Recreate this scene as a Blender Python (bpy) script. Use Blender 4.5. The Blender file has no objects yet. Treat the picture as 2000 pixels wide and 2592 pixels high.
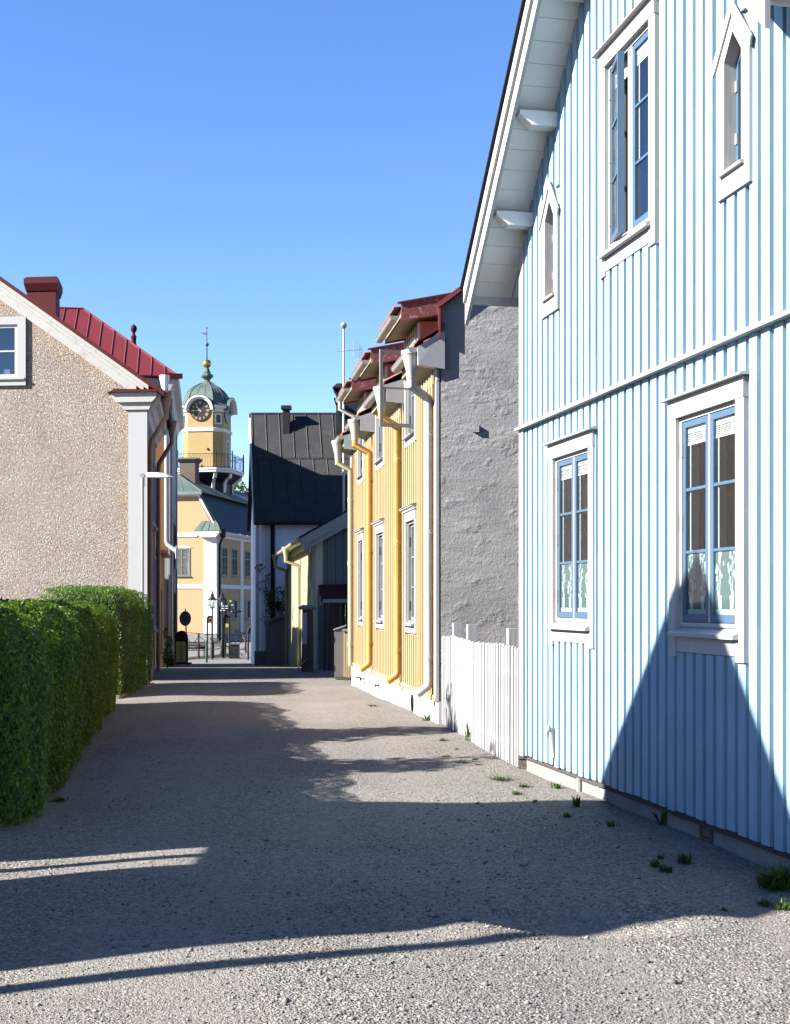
import bpy, bmesh, math, random
import numpy as np
from mathutils import Vector, Matrix
R = math.radians
random.seed(7)
rng = np.random.default_rng(7)
C = bpy.context.scene.collection

# ---------------------------------------------------------------- camera, sky, sun, exposure
FPX, EYE, HZ = 3300.0, 1.6, 1525.0            # focal length and horizon in pixels of the 2000x2592 photograph
cam = bpy.data.cameras.new('camera')
cam.sensor_fit = 'VERTICAL'; cam.sensor_height = 24.0
cam.lens = FPX / 2592.0 * 24.0
cam.shift_y = (HZ - 1296.0) / 2592.0
cam.clip_start = 0.1; cam.clip_end = 3000
camo = bpy.data.objects.new('camera', cam); C.objects.link(camo)
camo.location = (0, 0, EYE); camo.rotation_euler = (R(90), 0, 0)
bpy.context.scene.camera = camo

LIGHT = Vector((1.0, 0.32, -0.60)).normalized()          # direction sunlight travels
elev = math.asin(-LIGHT.z)
world = bpy.data.worlds.new('World'); bpy.context.scene.world = world
world.use_nodes = True
wn = world.node_tree; wn.nodes.clear()
sky = wn.nodes.new('ShaderNodeTexSky'); sky.sky_type = 'NISHITA'; sky.sun_disc = False
sky.sun_elevation = elev
sky.sun_rotation = math.atan2(-LIGHT.x, -LIGHT.y)
sky.altitude = 0; sky.air_density = 0.8; sky.dust_density = 0.0; sky.ozone_density = 2.2
bg = wn.nodes.new('ShaderNodeBackground'); bg.inputs['Strength'].default_value = 0.056
wo = wn.nodes.new('ShaderNodeOutputWorld')
hs = wn.nodes.new('ShaderNodeHueSaturation'); hs.inputs['Saturation'].default_value = 1.17; hs.inputs['Value'].default_value = 1.0
tint = wn.nodes.new('ShaderNodeMix'); tint.data_type = 'RGBA'; tint.blend_type = 'MULTIPLY'; tint.inputs[0].default_value = 1.0; tint.inputs[7].default_value = (.98, .925, 1.07, 1)
wn.links.new(sky.outputs[0], hs.inputs['Color']); wn.links.new(hs.outputs[0], tint.inputs[6]); wn.links.new(tint.outputs[2], bg.inputs[0]); wn.links.new(bg.outputs[0], wo.inputs[0])
sl = bpy.data.lights.new('sun', 'SUN'); sl.energy = 5.0; sl.angle = R(0.5); sl.color = (1.0, 0.955, 0.89)
so = bpy.data.objects.new('sun', sl); C.objects.link(so)
so.rotation_euler = LIGHT.to_track_quat('-Z', 'Y').to_euler()
so.location = (-30, -10, 30)
vs = bpy.context.scene.view_settings
vs.view_transform = 'Standard'; vs.look = 'None'; vs.gamma = 1.0; vs.use_curve_mapping = False
vs.exposure = 2.35

# ---------------------------------------------------------------- materials
def lin(r, g, b):
    f = lambda c: (c/255/12.92 if c/255 <= .04045 else ((c/255+.055)/1.055)**2.4)
    return (f(r), f(g), f(b))

class Nd:
    def __init__(s, name):
        s.m = bpy.data.materials.new(name); s.m.use_nodes = True
        s.t = s.m.node_tree; s.t.nodes.clear()
        s.out = s.t.nodes.new('ShaderNodeOutputMaterial')
        s.co = s.t.nodes.new('ShaderNodeTexCoord').outputs['Object']
    def n(s, typ, **kw):
        x = s.t.nodes.new(typ)
        for k, v in kw.items():
            if hasattr(x, k): setattr(x, k, v)
            else: x.inputs[k].default_value = v
        return x
    def l(s, a, b): s.t.links.new(a, b)
    def mapping(s, scale=(1,1,1), rot=(0,0,0), src=None):
        mp = s.n('ShaderNodeMapping'); mp.inputs['Scale'].default_value = scale; mp.inputs['Rotation'].default_value = rot
        s.l(src or s.co, mp.inputs[0]); return mp.outputs[0]
    def noise(s, scale, detail=4, rough=.55, vec=None, dist=0):
        x = s.n('ShaderNodeTexNoise'); x.inputs['Scale'].default_value = scale; x.inputs['Detail'].default_value = detail
        x.inputs['Roughness'].default_value = rough; x.inputs['Distortion'].default_value = dist
        s.l(vec or s.co, x.inputs['Vector']); return x.outputs[0]
    def voro(s, scale, vec=None, feature='F1', out='Distance', rand=1):
        x = s.n('ShaderNodeTexVoronoi', feature=feature); x.inputs['Scale'].default_value = scale
        x.inputs['Randomness'].default_value = rand
        s.l(vec or s.co, x.inputs['Vector']); return x.outputs[out]
    def ramp(s, fac, stops, interp='LINEAR'):
        x = s.n('ShaderNodeValToRGB'); cr = x.color_ramp; cr.interpolation = interp
        while len(cr.elements) < len(stops): cr.elements.new(.5)
        for e, (p, c) in zip(cr.elements, stops):
            e.position = p; e.color = (c if len(c) == 4 else (*c, 1)) if not isinstance(c, (int, float)) else (c, c, c, 1)
        s.l(fac, x.inputs[0]); return x.outputs[0]
    def mix(s, fac, a, b, mode='MIX'):
        x = s.n('ShaderNodeMix', data_type='RGBA', blend_type=mode)
        for sock, v in ((x.inputs[0], fac), (x.inputs[6], a), (x.inputs[7], b)):
            if isinstance(v, (int, float)): sock.default_value = v
            elif isinstance(v, (tuple, list)): sock.default_value = (*v[:3], 1)
            else: s.l(v, sock)
        return x.outputs[2]
    def math(s, op, a, b=None, clamp=False):
        x = s.n('ShaderNodeMath', operation=op, use_clamp=clamp)
        for i, v in enumerate((a, b)):
            if v is None: continue
            if isinstance(v, (int, float)): x.inputs[i].default_value = v
            else: s.l(v, x.inputs[i])
        return x.outputs[0]
    def bump(s, h, strength=.5, dist=.01, normal=None):
        x = s.n('ShaderNodeBump'); x.inputs['Strength'].default_value = strength; x.inputs['Distance'].default_value = dist
        s.l(h, x.inputs['Height'])
        if normal: s.l(normal, x.inputs['Normal'])
        return x.outputs[0]
    def bsdf(s, col, rough=.6, normal=None, metallic=0, spec=.5, link=True):
        b = s.n('ShaderNodeBsdfPrincipled')
        if isinstance(col, tuple): b.inputs['Base Color'].default_value = (*col, 1)
        else: s.l(col, b.inputs['Base Color'])
        if isinstance(rough, (int, float)): b.inputs['Roughness'].default_value = rough
        else: s.l(rough, b.inputs['Roughness'])
        b.inputs['Metallic'].default_value = metallic
        b.inputs['Specular IOR Level'].default_value = spec
        if normal: s.l(normal, b.inputs['Normal'])
        if link: s.l(b.outputs[0], s.out.inputs[0])
        return b

def sc(c, k): return tuple(min(1, x*k) for x in c)
def paint(name, col, rough=.55, var=.12, vscale=2.5, bump=.25, bscale=30, stretch=(1,1,.12), dirt=None, dirtamt=.5, metallic=0, spec=.4):
    """painted wood / metal: slow tone changes, fine streaks along the grain, optional dirt patches"""
    N = Nd(name)
    v1 = N.noise(vscale, 5, .6)
    v2 = N.noise(bscale, 4, .6, N.mapping(stretch))
    f = N.math('ADD', N.math('MULTIPLY', v1, .6), N.math('MULTIPLY', v2, .4))
    c = N.ramp(f, [(.3, sc(col, 1-var)), (.7, sc(col, 1+var))])
    if dirt:
        d = N.ramp(N.noise(vscale*3.1, 8, .7), [(.55, 0.0), (.72, dirtamt)])
        c = N.mix(d, c, dirt)
    N.bsdf(c, rough, N.bump(v2, bump, .004), metallic, spec)
    return N.m

M = {}
BLUE = (.30, .435, .545)
M['blue'] = paint('light_blue_boards', (.160,.252,.318), .55, .13, 1.7, .35, 26, (1,1,.06), sc((.35,.43,.47),.8), .35)
M['white'] = paint('white_trim', (.27,.268,.262), .5, .05, 3, .2, 30, (1,1,.1), (.5,.49,.46), .25)
M['white_old'] = paint('weathered_white_trim', (0.3543,0.3465,0.3228), .6, .1, 3, .4, 22, (1,1,.2), (.3,.27,.22), .6)
M['sash_blue'] = paint('blue_sash', (.040,.074,.118), .4, .08, 4, .2, 30)
M['yellow'] = paint('yellow_boards', (.295,.225,.12), .55, .07, 2, .3, 26, (1,1,.06))
M['yellow_pipe'] = paint('ochre_pipe', (.30,.16,.038), .4, .07, 4, .05)
M['white_pipe'] = paint('white_pipe', (.27,.265,.25), .4, .06, 3, .05, dirt=(.35,.33,.28), dirtamt=.4)
M['cream_pipe'] = paint('cream_pipe', (0.2835,0.2598,0.1575), .4, .07, 3, .05)
M['pink_pipe'] = paint('pink_pipe', (0.189,0.1102,0.07874), .45, .08, 3, .05, dirt=(.2,.13,.1), dirtamt=.4)
M['grey_sash'] = paint('grey_sash', (0.1339,0.1378,0.1417), .55, .18, 6, .4, 22, (1,1,.1), (.16,.16,.16), .5)
M['grey_board'] = paint('grey_eave_board', (0.2047,0.2087,0.2047), .6, .1, 4, .4, 20, (.1,1,1))
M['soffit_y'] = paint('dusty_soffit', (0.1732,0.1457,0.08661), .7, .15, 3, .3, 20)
M['cream'] = paint('cream_boards', (.36,.35,.24), .6, .07, 2, .35, 26, (1,1,.06), (.42,.40,.3), .3)
M['dark_board'] = paint('grey_green_boards', (.08,.09,.088), .7, .15, 2, .4, 24, (1,1,.06))
M['black_metal'] = paint('black_painted_iron', (.009,.0095,.0095), .6, .2, 8, .1, spec=.2)
M['red_metal'] = paint('red_sheet_metal', (0.09449,0.01102,0.01102), .45, .12, 1.2, .08, 14, (1,1,1), (.12,.02,.02), .4)
M['dark_red'] = paint('dark_red_metal', (.045,.004,.006), .7, .15, 2, .1, spec=.12)
M['fence_white'] = paint('weathered_white_pickets', (.25,.25,.25), .6, .1, 2, .4, 22, (1,1,.06), (.09,.09,.085), .5)
M['verge_white'] = paint('limewashed_verge', (.24,.235,.22), .7, .06, 1.2, .3, 16, (1,1,1), (.12,.10,.07), .55)
M['pilaster_white'] = paint('smooth_white_plaster', (.235,.235,.235), .8, .04, 1.5, .15, 18, (1,1,1))
M['fascia_red'] = paint('peeling_red_fascia', (0.1102,0.02835,0.0252), .7, .2, 5, .8, 18, (.3,1,1), (.42,.36,.32), .8)
M['cheek'] = paint('salmon_boards', (0.189,0.05906,0.03937), .65, .1, 3, .2)
M['galv'] = paint('zinc_gutter', (0.2362,0.2323,0.2205), .4, .1, 5, .05, metallic=.3, dirt=(.25,.23,.2), dirtamt=.4)
M['flash'] = paint('white_flashing', (0.2677,0.2677,0.2677), .4, .08, 5, .1, metallic=.2)
M['grey_metal'] = paint('grey_cabinet', (0.07874,0.0748,0.07087), .5, .1, 3, .05)
M['brown'] = paint('old_brown_wood', (.06,.04,.027), .8, .3, 5, .5)
M['dark'] = paint('dark_interior', (.035,.03,.027), .9, .2, 2, .1)
M['shade_plaster'] = paint('white_plaster_house', (.72,.72,.72), .8, .08, 1.2, .2)
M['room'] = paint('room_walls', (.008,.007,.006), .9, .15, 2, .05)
M['stone_tan'] = paint('sandstone_kerb', (0.1575,0.1299,0.09055), .85, .2, 6, .8, 18, (1,1,1), (.2,.18,.14), .6)
M['gold'] = paint('gilded_ball', (0.3307,0.2126,0.04724), .35, .1, 3, .02, metallic=.85)
M['green_metal'] = paint('green_post', (.007,.034,.022), .45, .1, 4, .05)
M['bark'] = paint('bark', (.055,.042,.03), .9, .3, 6, .9)
M['ochre'] = paint('ochre_plaster', (0.1969,0.09843,0.02756), .85, .1, 3, .3)
M['copper'] = paint('green_copper', (0.042,0.0648,0.054), .6, .35, 1.1, .15, 9, (1,1,.35), (.05,.065,.06), .6)
M['slate'] = paint('grey_green_roof', (0.04567,0.05669,0.05197), .7, .25, 1.5, .3, 12, (.3,1,1))
M['mansard'] = paint('dark_green_metal', (0.02362,0.03701,0.04331), .5, .2, 1.5, .1)
M['townhall'] = paint('apricot_plaster', (.295,.19,.095), .85, .06, .6, .12, 10, (1,1,1))
M['tower_y'] = paint('tower_boards', (0.2205,0.1496,0.05118), .65, .08, 1, .3, 14, (1,1,.06))
M['th_white'] = paint('limewashed_white', (0.4567,0.4528,0.4409), .8, .05, 1, .1)
M['frame_green'] = paint('grey_green_frame', (0.07874,0.08268,0.06299), .6, .1, 4, .1)
M['clock'] = paint('clock_black', (.007,.007,.007), .4, .1, 4, .02)
M['clock_gold'] = paint('clock_gilt', (0.315,0.2441,0.1181), .4, .08, 4, .02, metallic=.2)
M['tile'] = paint('clay_tiles', (0.1339,0.04724,0.0252), .8, .3, 9, .5, 14, (1,1,1), (.13,.07,.05), .6)
M['concrete'] = paint('whitewashed_plinth', (0.315,0.3031,0.2795), .85, .14, 2.5, .5, 20, (1,1,1), (.28,.27,.25), .5)
M['grey_stone'] = paint('grey_stone', (.14,.134,.125), .9, .2, 4, .9, 14, (1,1,1), (.12,.12,.11), .6)
M['pink_street'] = paint('pink_plaster', (.17,.115,.10), .9, .12, 2, .5, 16, (1,1,1))
M['blue_grey'] = paint('blue_grey_plaster', (.26,.27,.30), .85, .1, 1.5, .2)
M['asphalt_square'] = paint('pale_paving', (0.1063,0.1008,0.09449), .9, .12, .8, .3, 12, (1,1,1))
M['plate'] = paint('white_plate', (0.4724,0.4724,0.4724), .4, .03, 3, .02)
M['sign_yellow'] = paint('ochre_board', (.55,.48,.11), .6, .1, 6, .05, dirt=(.2,.16,.03), dirtamt=.5)
M['sign_orange'] = paint('orange_panel', (0.2362,0.07087,0.009449), .5, .15, 10, .02)
M['leaf_green'] = paint('bright_green', (.02,.22,.04), .5, .1, 4, .02)
M['leaf_yellow'] = paint('yellow_arrow', (0.315,0.2835,0.02362), .5, .05, 4, .02)
M['lamp_white'] = paint('white_lamp_housing', (0.3937,0.3976,0.4016), .35, .04, 3, .02)

def glass_mat(name='window_glass', ior=2.2, tint=(.9,.95,.95)):
    N = Nd(name)
    lw = N.n('ShaderNodeLayerWeight'); lw.inputs['Blend'].default_value = .5
    r0 = ((ior-1)/(ior+1))**2
    fr = N.math('ADD', r0, N.math('MULTIPLY', N.math('POWER', lw.outputs['Facing'], 4.6), 1-r0), True)
    nb = N.bump(N.noise(2.2, 2), .025, .02)
    g = N.n('ShaderNodeBsdfGlossy'); g.inputs['Roughness'].default_value = .015
    N.l(nb, g.inputs['Normal'])
    t = N.n('ShaderNodeBsdfTransparent'); t.inputs[0].default_value = (*tint, 1)
    m = N.n('ShaderNodeMixShader'); N.l(fr, m.inputs[0]); N.l(t.outputs[0], m.inputs[1]); N.l(g.outputs[0], m.inputs[2])
    N.l(m.outputs[0], N.out.inputs[0]); return N.m
M['glass'] = glass_mat()
M['lamp_glass'] = glass_mat('lantern_glass', 1.45)

def film_mat():
    N = Nd('frosted_film')
    b = N.bsdf((.11,.165,.155), .6, link=False)
    t = N.n('ShaderNodeBsdfTransparent')
    m = N.n('ShaderNodeMixShader'); m.inputs[0].default_value = .55
    N.l(t.outputs[0], m.inputs[1]); N.l(b.outputs[0], m.inputs[2]); N.l(m.outputs[0], N.out.inputs[0]); return N.m
M['film'] = film_mat()
M['tulip'] = paint('white_film_print', (0.2677,0.3307,0.3307), .6, .05, 5, .02)
M['blind'] = paint('white_blind', (0.3937,0.3937,0.3858), .5, .03, 5, .02)

def pebbledash():
    N = Nd('pink_pebbledash')
    w = N.noise(7.5, 2, .5, dist=.6)
    ridge = N.math('ABSOLUTE', N.math('SUBTRACT', N.noise(18, 2.5, .6, dist=.8), .5))
    ridge = N.math('SUBTRACT', 1.0, N.math('MULTIPLY', ridge, 6.0), True)
    h = N.math('ADD', N.math('MULTIPLY', ridge, .6), N.math('ADD', N.math('MULTIPLY', N.noise(44, 3, .6), .3), N.math('MULTIPLY', w, .45)))
    c = N.ramp(N.noise(1.1, 5, .6), [(.3, (.232,.202,.175)), (.7, (.285,.252,.221))])
    # ochre staining under the verge and beside the corner pilaster, grey rain streaks
    sp = N.n('ShaderNodeSeparateXYZ'); N.l(N.co, sp.inputs[0])
    t = N.math('ADD', sp.outputs[2], N.math('MULTIPLY', sp.outputs[0], .705))
    m1 = N.math('MULTIPLY', N.math('SUBTRACT', t, 5.35), 1.3, True)
    m2 = N.math('MULTIPLY', N.math('ADD', sp.outputs[0], .85), 2.2, True)
    st = N.math('MULTIPLY', N.math('MAXIMUM', m1, m2), N.ramp(N.noise(1.9, 6, .7), [(.36, .1), (.66, 1.0)]), True)
    c = N.mix(N.math('MULTIPLY', st, .55), c, (.33,.205,.10))
    rain = N.ramp(N.noise(2.4, 5, .65, N.mapping((1.6,1.6,.12))), [(.52, 0.0), (.75, .35)])
    c = N.mix(rain, c, (.19,.165,.145))
    N.bsdf(c, .92, N.bump(h, 1.0, .06), 0, .2); return N.m
M['pebble'] = pebbledash()

def grey_render():
    N = Nd('grey_trowelled_render')
    vm = N.mapping((1,1,2.6))
    big = N.noise(1.3, 3, .5, vm)
    drag = N.noise(7, 4, .6, N.mapping((.3,.3,2.2)))
    grit = N.noise(24, 5, .8)
    lump = N.ramp(N.noise(2.6, 3, .6, N.mapping((1,1,1.6))), [(.52, 0.0), (.66, 1.0)])
    h = N.math('ADD', N.math('ADD', N.math('MULTIPLY', big, 1.0), N.math('MULTIPLY', drag, .20)), N.math('ADD', N.math('MULTIPLY', grit, .42), N.math('MULTIPLY', N.math('MULTIPLY', lump, N.noise(6, 4, .6)), .55)))
    c = N.ramp(N.noise(.9, 6, .65), [(.3, (.122,.120,.120)), (.7, (.19,.187,.186))])
    N.bsdf(c, .9, N.bump(h, .8, .045), 0, .25); return N.m
M['render'] = grey_render()

def black_roof():
    N = Nd('lichen_spotted_black_roof')
    sp = N.ramp(N.noise(26, 6, .75), [(.52, 0.0), (.66, 1.0)])
    pt = N.ramp(N.noise(1.3, 3, .5), [(.35, 0.0), (.62, 1.0)])
    c = N.mix(N.math('MULTIPLY', sp, pt), (.012,.012,.013), (.075,.07,.065))
    N.bsdf(c, .75, N.bump(N.noise(20, 3), .3, .01), 0, .3); return N.m
M['black_roof'] = black_roof()

def soffit_mat():
    N = Nd('white_soffit_planks')
    c = N.ramp(N.noise(2, 5, .6, N.mapping((1,.15,1))), [(.3, (.50,.495,.475)), (.7, (.60,.595,.58))])
    c = N.mix(N.ramp(N.noise(6, 8, .75, N.mapping((1,.3,1))), [(.62, 0.0), (.8, .4)]), c, (.35,.31,.26))
    N.bsdf(c, .6, N.bump(N.noise(18, 4, .6, N.mapping((1,.1,1))), .3, .006)); return N.m
M['soffit'] = soffit_mat()

def gravel():
    N = Nd('gravel')
    d1 = N.voro(66); c1 = N.voro(66, out='Color')
    d2 = N.voro(120); c2 = N.voro(120, out='Color')
    mottle = N.ramp(N.noise(.55, 6, .6), [(.35, 0.0), (.65, 1.0)])
    trackn = N.ramp(N.noise(.8, 4, .55, N.mapping((1.4, .16, 1))), [(.42, 0.0), (.60, 1.0)])
    fine = N.noise(9, 6, .7)
    sep = N.n('ShaderNodeSeparateColor'); N.l(c1, sep.inputs[0])
    sep2 = N.n('ShaderNodeSeparateColor'); N.l(c2, sep2.inputs[0])
    st = N.ramp(sep.outputs[0], [(0, (.032,.031,.030)), (.3, (.075,.071,.066)), (.6, (.140,.128,.115)), (.85, (.195,.180,.160)), (1, (.32,.305,.28))])
    st2 = N.ramp(sep2.outputs[0], [(0, (.035,.033,.031)), (.5, (.120,.111,.100)), (1, (.25,.23,.208))])
    stones = N.mix(.45, st, st2)
    sand = N.ramp(fine, [(.3, (.112,.103,.093)), (.7, (.158,.147,.134))])
    c = N.mix(N.math('MULTIPLY', trackn, .8), stones, sand)
    c = N.mix(N.math('MULTIPLY', mottle, .62), c, N.mix(.5, stones, (.062,.056,.050)))
    c = N.mix(.14, c, stones)
    c = N.mix(1.0, c, (.985,.965,.945), 'MULTIPLY')
    hv = N.n('ShaderNodeHueSaturation'); hv.inputs['Value'].default_value = 1.14; N.l(c, hv.inputs['Color']); c = hv.outputs[0]
    h1 = N.math('SUBTRACT', 1.0, N.math('MULTIPLY', d1, 1.6), True)
    h2 = N.math('SUBTRACT', 1.0, N.math('MULTIPLY', d2, 1.6), True)
    amt = N.math('SUBTRACT', 1.0, N.math('MULTIPLY', trackn, .65))
    h = N.math('ADD', N.math('MULTIPLY', N.math('MULTIPLY', h1, amt), 1.0), N.math('ADD', N.math('MULTIPLY', h2, .4), N.math('MULTIPLY', fine, .12)))
    N.bsdf(c, .92, N.bump(h, .85, .012), 0, .2); return N.m
M['gravel'] = gravel()

def leaf_mat(name, a, b, tr=.35):
    N = Nd(name)
    at = N.n('ShaderNodeAttribute'); at.attribute_name = 'rnd'
    c = N.ramp(at.outputs['Fac'], [(0, sc(a, .7)), (.5, a), (1, b)])
    p = N.bsdf(c, .45, spec=.28, link=False)
    t = N.n('ShaderNodeBsdfTranslucent'); N.l(N.mix(.5, c, sc(b, 1.6)), t.inputs[0])
    m = N.n('ShaderNodeMixShader'); m.inputs[0].default_value = tr
    N.l(p.outputs[0], m.inputs[1]); N.l(t.outputs[0], m.inputs[2]); N.l(m.outputs[0], N.out.inputs[0]); return N.m
M['hedge_leaf'] = leaf_mat('privet_leaf', (.030,.082,.005), (.135,.185,.012), .32)
M['tree_leaf'] = leaf_mat('spring_leaf', (.05,.075,.012), (.09,.10,.018), .4)
M['conifer'] = leaf_mat('conifer_leaf', (.02,.05,.018), (.035,.075,.02), .2)
M['grass'] = leaf_mat('grass_blade', (.028,.052,.008), (.06,.09,.018), .3)
M['hedge_core'] = paint('hedge_inside', (.012,.022,.006), .95, .4, 6, .6)

# ---------------------------------------------------------------- mesh builder and object helpers
class MB:
    def __init__(s, tr=None): s.v = []; s.f = []; s.m = []; s.tr = tr
    def add(s, vs_, fs, m=0):
        o = len(s.v)
        for p in vs_:
            p = Vector(p); s.v.append(s.tr(p) if s.tr else p)
        for f in fs: s.f.append([o+i for i in f]); s.m.append(m)
        return s
    def box(s, x0, x1, y0, y1, z0, z1, m=0):
        return s.add([(x0,y0,z0),(x1,y0,z0),(x1,y1,z0),(x0,y1,z0),(x0,y0,z1),(x1,y0,z1),(x1,y1,z1),(x0,y1,z1)],
              [(0,3,2,1),(4,5,6,7),(0,1,5,4),(1,2,6,5),(2,3,7,6),(3,0,4,7)], m)
    def prism(s, poly, ax, a0, a1, m=0):
        n = len(poly)
        mk = {'x': lambda p, a: (a, p[0], p[1]), 'y': lambda p, a: (p[0], a, p[1]), 'z': lambda p, a: (p[0], p[1], a)}[ax]
        vs_ = [mk(p, a0) for p in poly] + [mk(p, a1) for p in poly]
        fs = [tuple(range(n))[::-1], tuple(range(n, 2*n))] + [(i, (i+1) % n, n+(i+1) % n, n+i) for i in range(n)]
        return s.add(vs_, fs, m)
    def ring(s, outer, inner, ax, a0, a1, m=0):
        n = len(outer)
        mk = {'x': lambda p, a: (a, p[0], p[1]), 'y': lambda p, a: (p[0], a, p[1]), 'z': lambda p, a: (p[0], p[1], a)}[ax]
        vs_ = [mk(p, a) for a in (a0, a1) for pl in (outer, inner) for p in pl]
        fs = []
        for i in range(n):
            j = (i+1) % n
            fs += [(i, j, n+j, n+i), (2*n+i, 3*n+i, 3*n+j, 2*n+j), (i, 2*n+i, 2*n+j, j), (n+i, n+j, 3*n+j, 3*n+i)]
        return s.add(vs_, fs, m)
    def tube(s, pts, r, n=10, m=0, cap=True):
        pts = [Vector(p) for p in pts]
        rs = r if isinstance(r, (list, tuple)) else [r]*len(pts)
        up = None; rings = []
        for i, p in enumerate(pts):
            a = (pts[i]-pts[i-1]).normalized() if i else None
            b = (pts[i+1]-pts[i]).normalized() if i < len(pts)-1 else None
            t = (a+b).normalized() if a and b and (a+b).length > 1e-6 else (b or a)
            if up is None:
                up = Vector((0,0,1)) if abs(t.z) < .9 else Vector((1,0,0))
            u = (up - t*up.dot(t)).normalized(); w = t.cross(u); up = u
            k = 1.0
            if a and b: k = 1/max(.5, math.cos(a.angle(b)/2))
            rings.append([p + (u*math.cos(q)+w*math.sin(q))*rs[i]*k for q in [2*math.pi*j/n for j in range(n)]])
        vs_ = [q for g in rings for q in g]; fs = []
        for i in range(len(pts)-1):
            for j in range(n):
                fs.append((i*n+j, i*n+(j+1) % n, (i+1)*n+(j+1) % n, (i+1)*n+j))
        if cap: fs += [tuple(range(n))[::-1], tuple(range((len(pts)-1)*n, len(pts)*n))]
        return s.add(vs_, fs, m)
    def lathe(s, c, prof, n=16, rot=0, m=0, sx=1, sy=1):
        vs_ = []; fs = []
        for (r, z) in prof:
            for j in range(n):
                q = rot+2*math.pi*j/n; vs_.append((c[0]+r*math.cos(q)*sx, c[1]+r*math.sin(q)*sy, c[2]+z))
        for i in range(len(prof)-1):
            for j in range(n): fs.append((i*n+j, i*n+(j+1) % n, (i+1)*n+(j+1) % n, (i+1)*n+j))
        fs += [tuple(range(n))[::-1], tuple(range((len(prof)-1)*n, len(prof)*n))]
        return s.add(vs_, fs, m)
    def loft(s, loops, m=0, cap=True):
        n = len(loops[0]); vs_ = [p for l in loops for p in l]; fs = []
        for i in range(len(loops)-1):
            for j in range(n): fs.append((i*n+j, i*n+(j+1) % n, (i+1)*n+(j+1) % n, (i+1)*n+j))
        if cap: fs += [tuple(range(n))[::-1], tuple(range((len(loops)-1)*n, len(loops)*n))]
        return s.add(vs_, fs, m)
    def poly(s, pts, m=0): return s.add(pts, [tuple(range(len(pts)))], m)
    def build(s, name, mats, parent=None, smooth=False, recalc=True):
        me = bpy.data.meshes.new(name); me.from_pydata([tuple(p) for p in s.v], [], s.f)
        mats = mats if isinstance(mats, (list, tuple)) else [mats]
        for mm in mats: me.materials.append(M[mm] if isinstance(mm, str) else mm)
        me.polygons.foreach_set('material_index', s.m)
        if recalc:
            bm = bmesh.new(); bm.from_mesh(me); bmesh.ops.recalc_face_normals(bm, faces=bm.faces); bm.to_mesh(me); bm.free()
        if smooth:
            me.polygons.foreach_set('use_smooth', [True]*len(me.polygons))
            try: me.set_sharp_from_angle(angle=R(40))
            except Exception: pass
        o = bpy.data.objects.new(name, me); C.objects.link(o)
        if parent: o.parent = parent
        return o
def tag(o, label=None, cat=None, group=None, kind=None):
    if label: o['label'] = label
    if cat: o['category'] = cat
    if group: o['group'] = group
    if kind: o['kind'] = kind
    return o
def thing(name, label, cat, loc=(0,0,0), rz=0.0, group=None):
    o = bpy.data.objects.new(name, None); C.objects.link(o); o.empty_display_size = .2
    o.location = loc; o.rotation_euler = (0, 0, rz); return tag(o, label, cat, group)
def copy_thing(o, loc, rz=None, label=None):
    c = o.copy(); C.objects.link(c); c.location = loc
    if rz is not None: c.rotation_euler = (0, 0, rz)
    if label: c['label'] = label
    for ch in list(o.children):
        d = ch.copy(); C.objects.link(d); d.parent = c
        for g in list(ch.children):
            e = g.copy(); C.objects.link(e); e.parent = d
    return c
def at(u, v, Y): return Vector(((u-1000)/FPX*Y, Y, EYE+(HZ-v)/FPX*Y))     # where a point of the photograph lies at depth Y

# ---------------------------------------------------------------- ground
GP = [(-60,0),(17,0),(27,-.13),(31,-.15),(35,-.2),(40,-.4),(46,-.65),(51,-.88),(60,-1.22),(70,-1.45),(86,-1.05),(110,-1.0),(900,-1.0)]
def gz0(y):
    for (a, za), (b, zb) in zip(GP, GP[1:]):
        if y <= b: return za+(zb-za)*(y-a)/(b-a)
    return GP[-1][1]
def gz(x, y):
    z = gz0(y)
    if 3 < y < 30 and -6 < x < 4:
        k = min(1, (y-3)/1.5)*min(1, (30-y)/4)
        z += k*(.012*math.sin(x*1.9+.4*y)+.010*math.sin(y*1.3+1.1*x)+.006*math.sin(4.1*x-2.2*y))
        d = ((x-.95)/.42)**2+((y-6.55)/.30)**2
        z += -.085*math.exp(-d*1.4)+.03*math.exp(-(math.sqrt(d)-1.5)**2*6)
    return z
def axis(*segs):
    out = []
    for a, b, st in segs:
        n = max(1, round((b-a)/st)); out += [a+(b-a)*i/n for i in range(n)]
    return out+[segs[-1][1]]
gx = axis((-600,-60,90),(-60,-12,8),(-12,-6,1),(-6,4,.09),(4,12,1),(12,60,8),(60,600,90))
gy = axis((-60,0,12),(0,3,.5),(3,12,.09),(12,30,.25),(30,60,1),(60,110,4),(110,900,100))
gv = [(x, y, gz(x, y)) for y in gy for x in gx]; nx = len(gx)
gf = [(j*nx+i, j*nx+i+1, (j+1)*nx+i+1, (j+1)*nx+i) for j in range(len(gy)-1) for i in range(nx-1)]
g = MB(); g.v = [Vector(p) for p in gv]; g.f = gf; g.m = [0]*len(gf)
tag(g.build('ground', 'gravel', smooth=True, recalc=False), kind='structure')
# pale paving of the square beyond the lane
sq = MB()
ys = [49.5, 51, 55, 60, 65, 70, 78, 86, 110, 200]
for a, b in zip(ys, ys[1:]):
    sq.poly([(-60, a, gz0(a)+.006), (40, a, gz0(a)+.006), (40, b, gz0(b)+.006), (-60, b, gz0(b)+.006)])
tag(sq.build('square_paving', 'asphalt_square', recalc=False), kind='structure')

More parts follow.
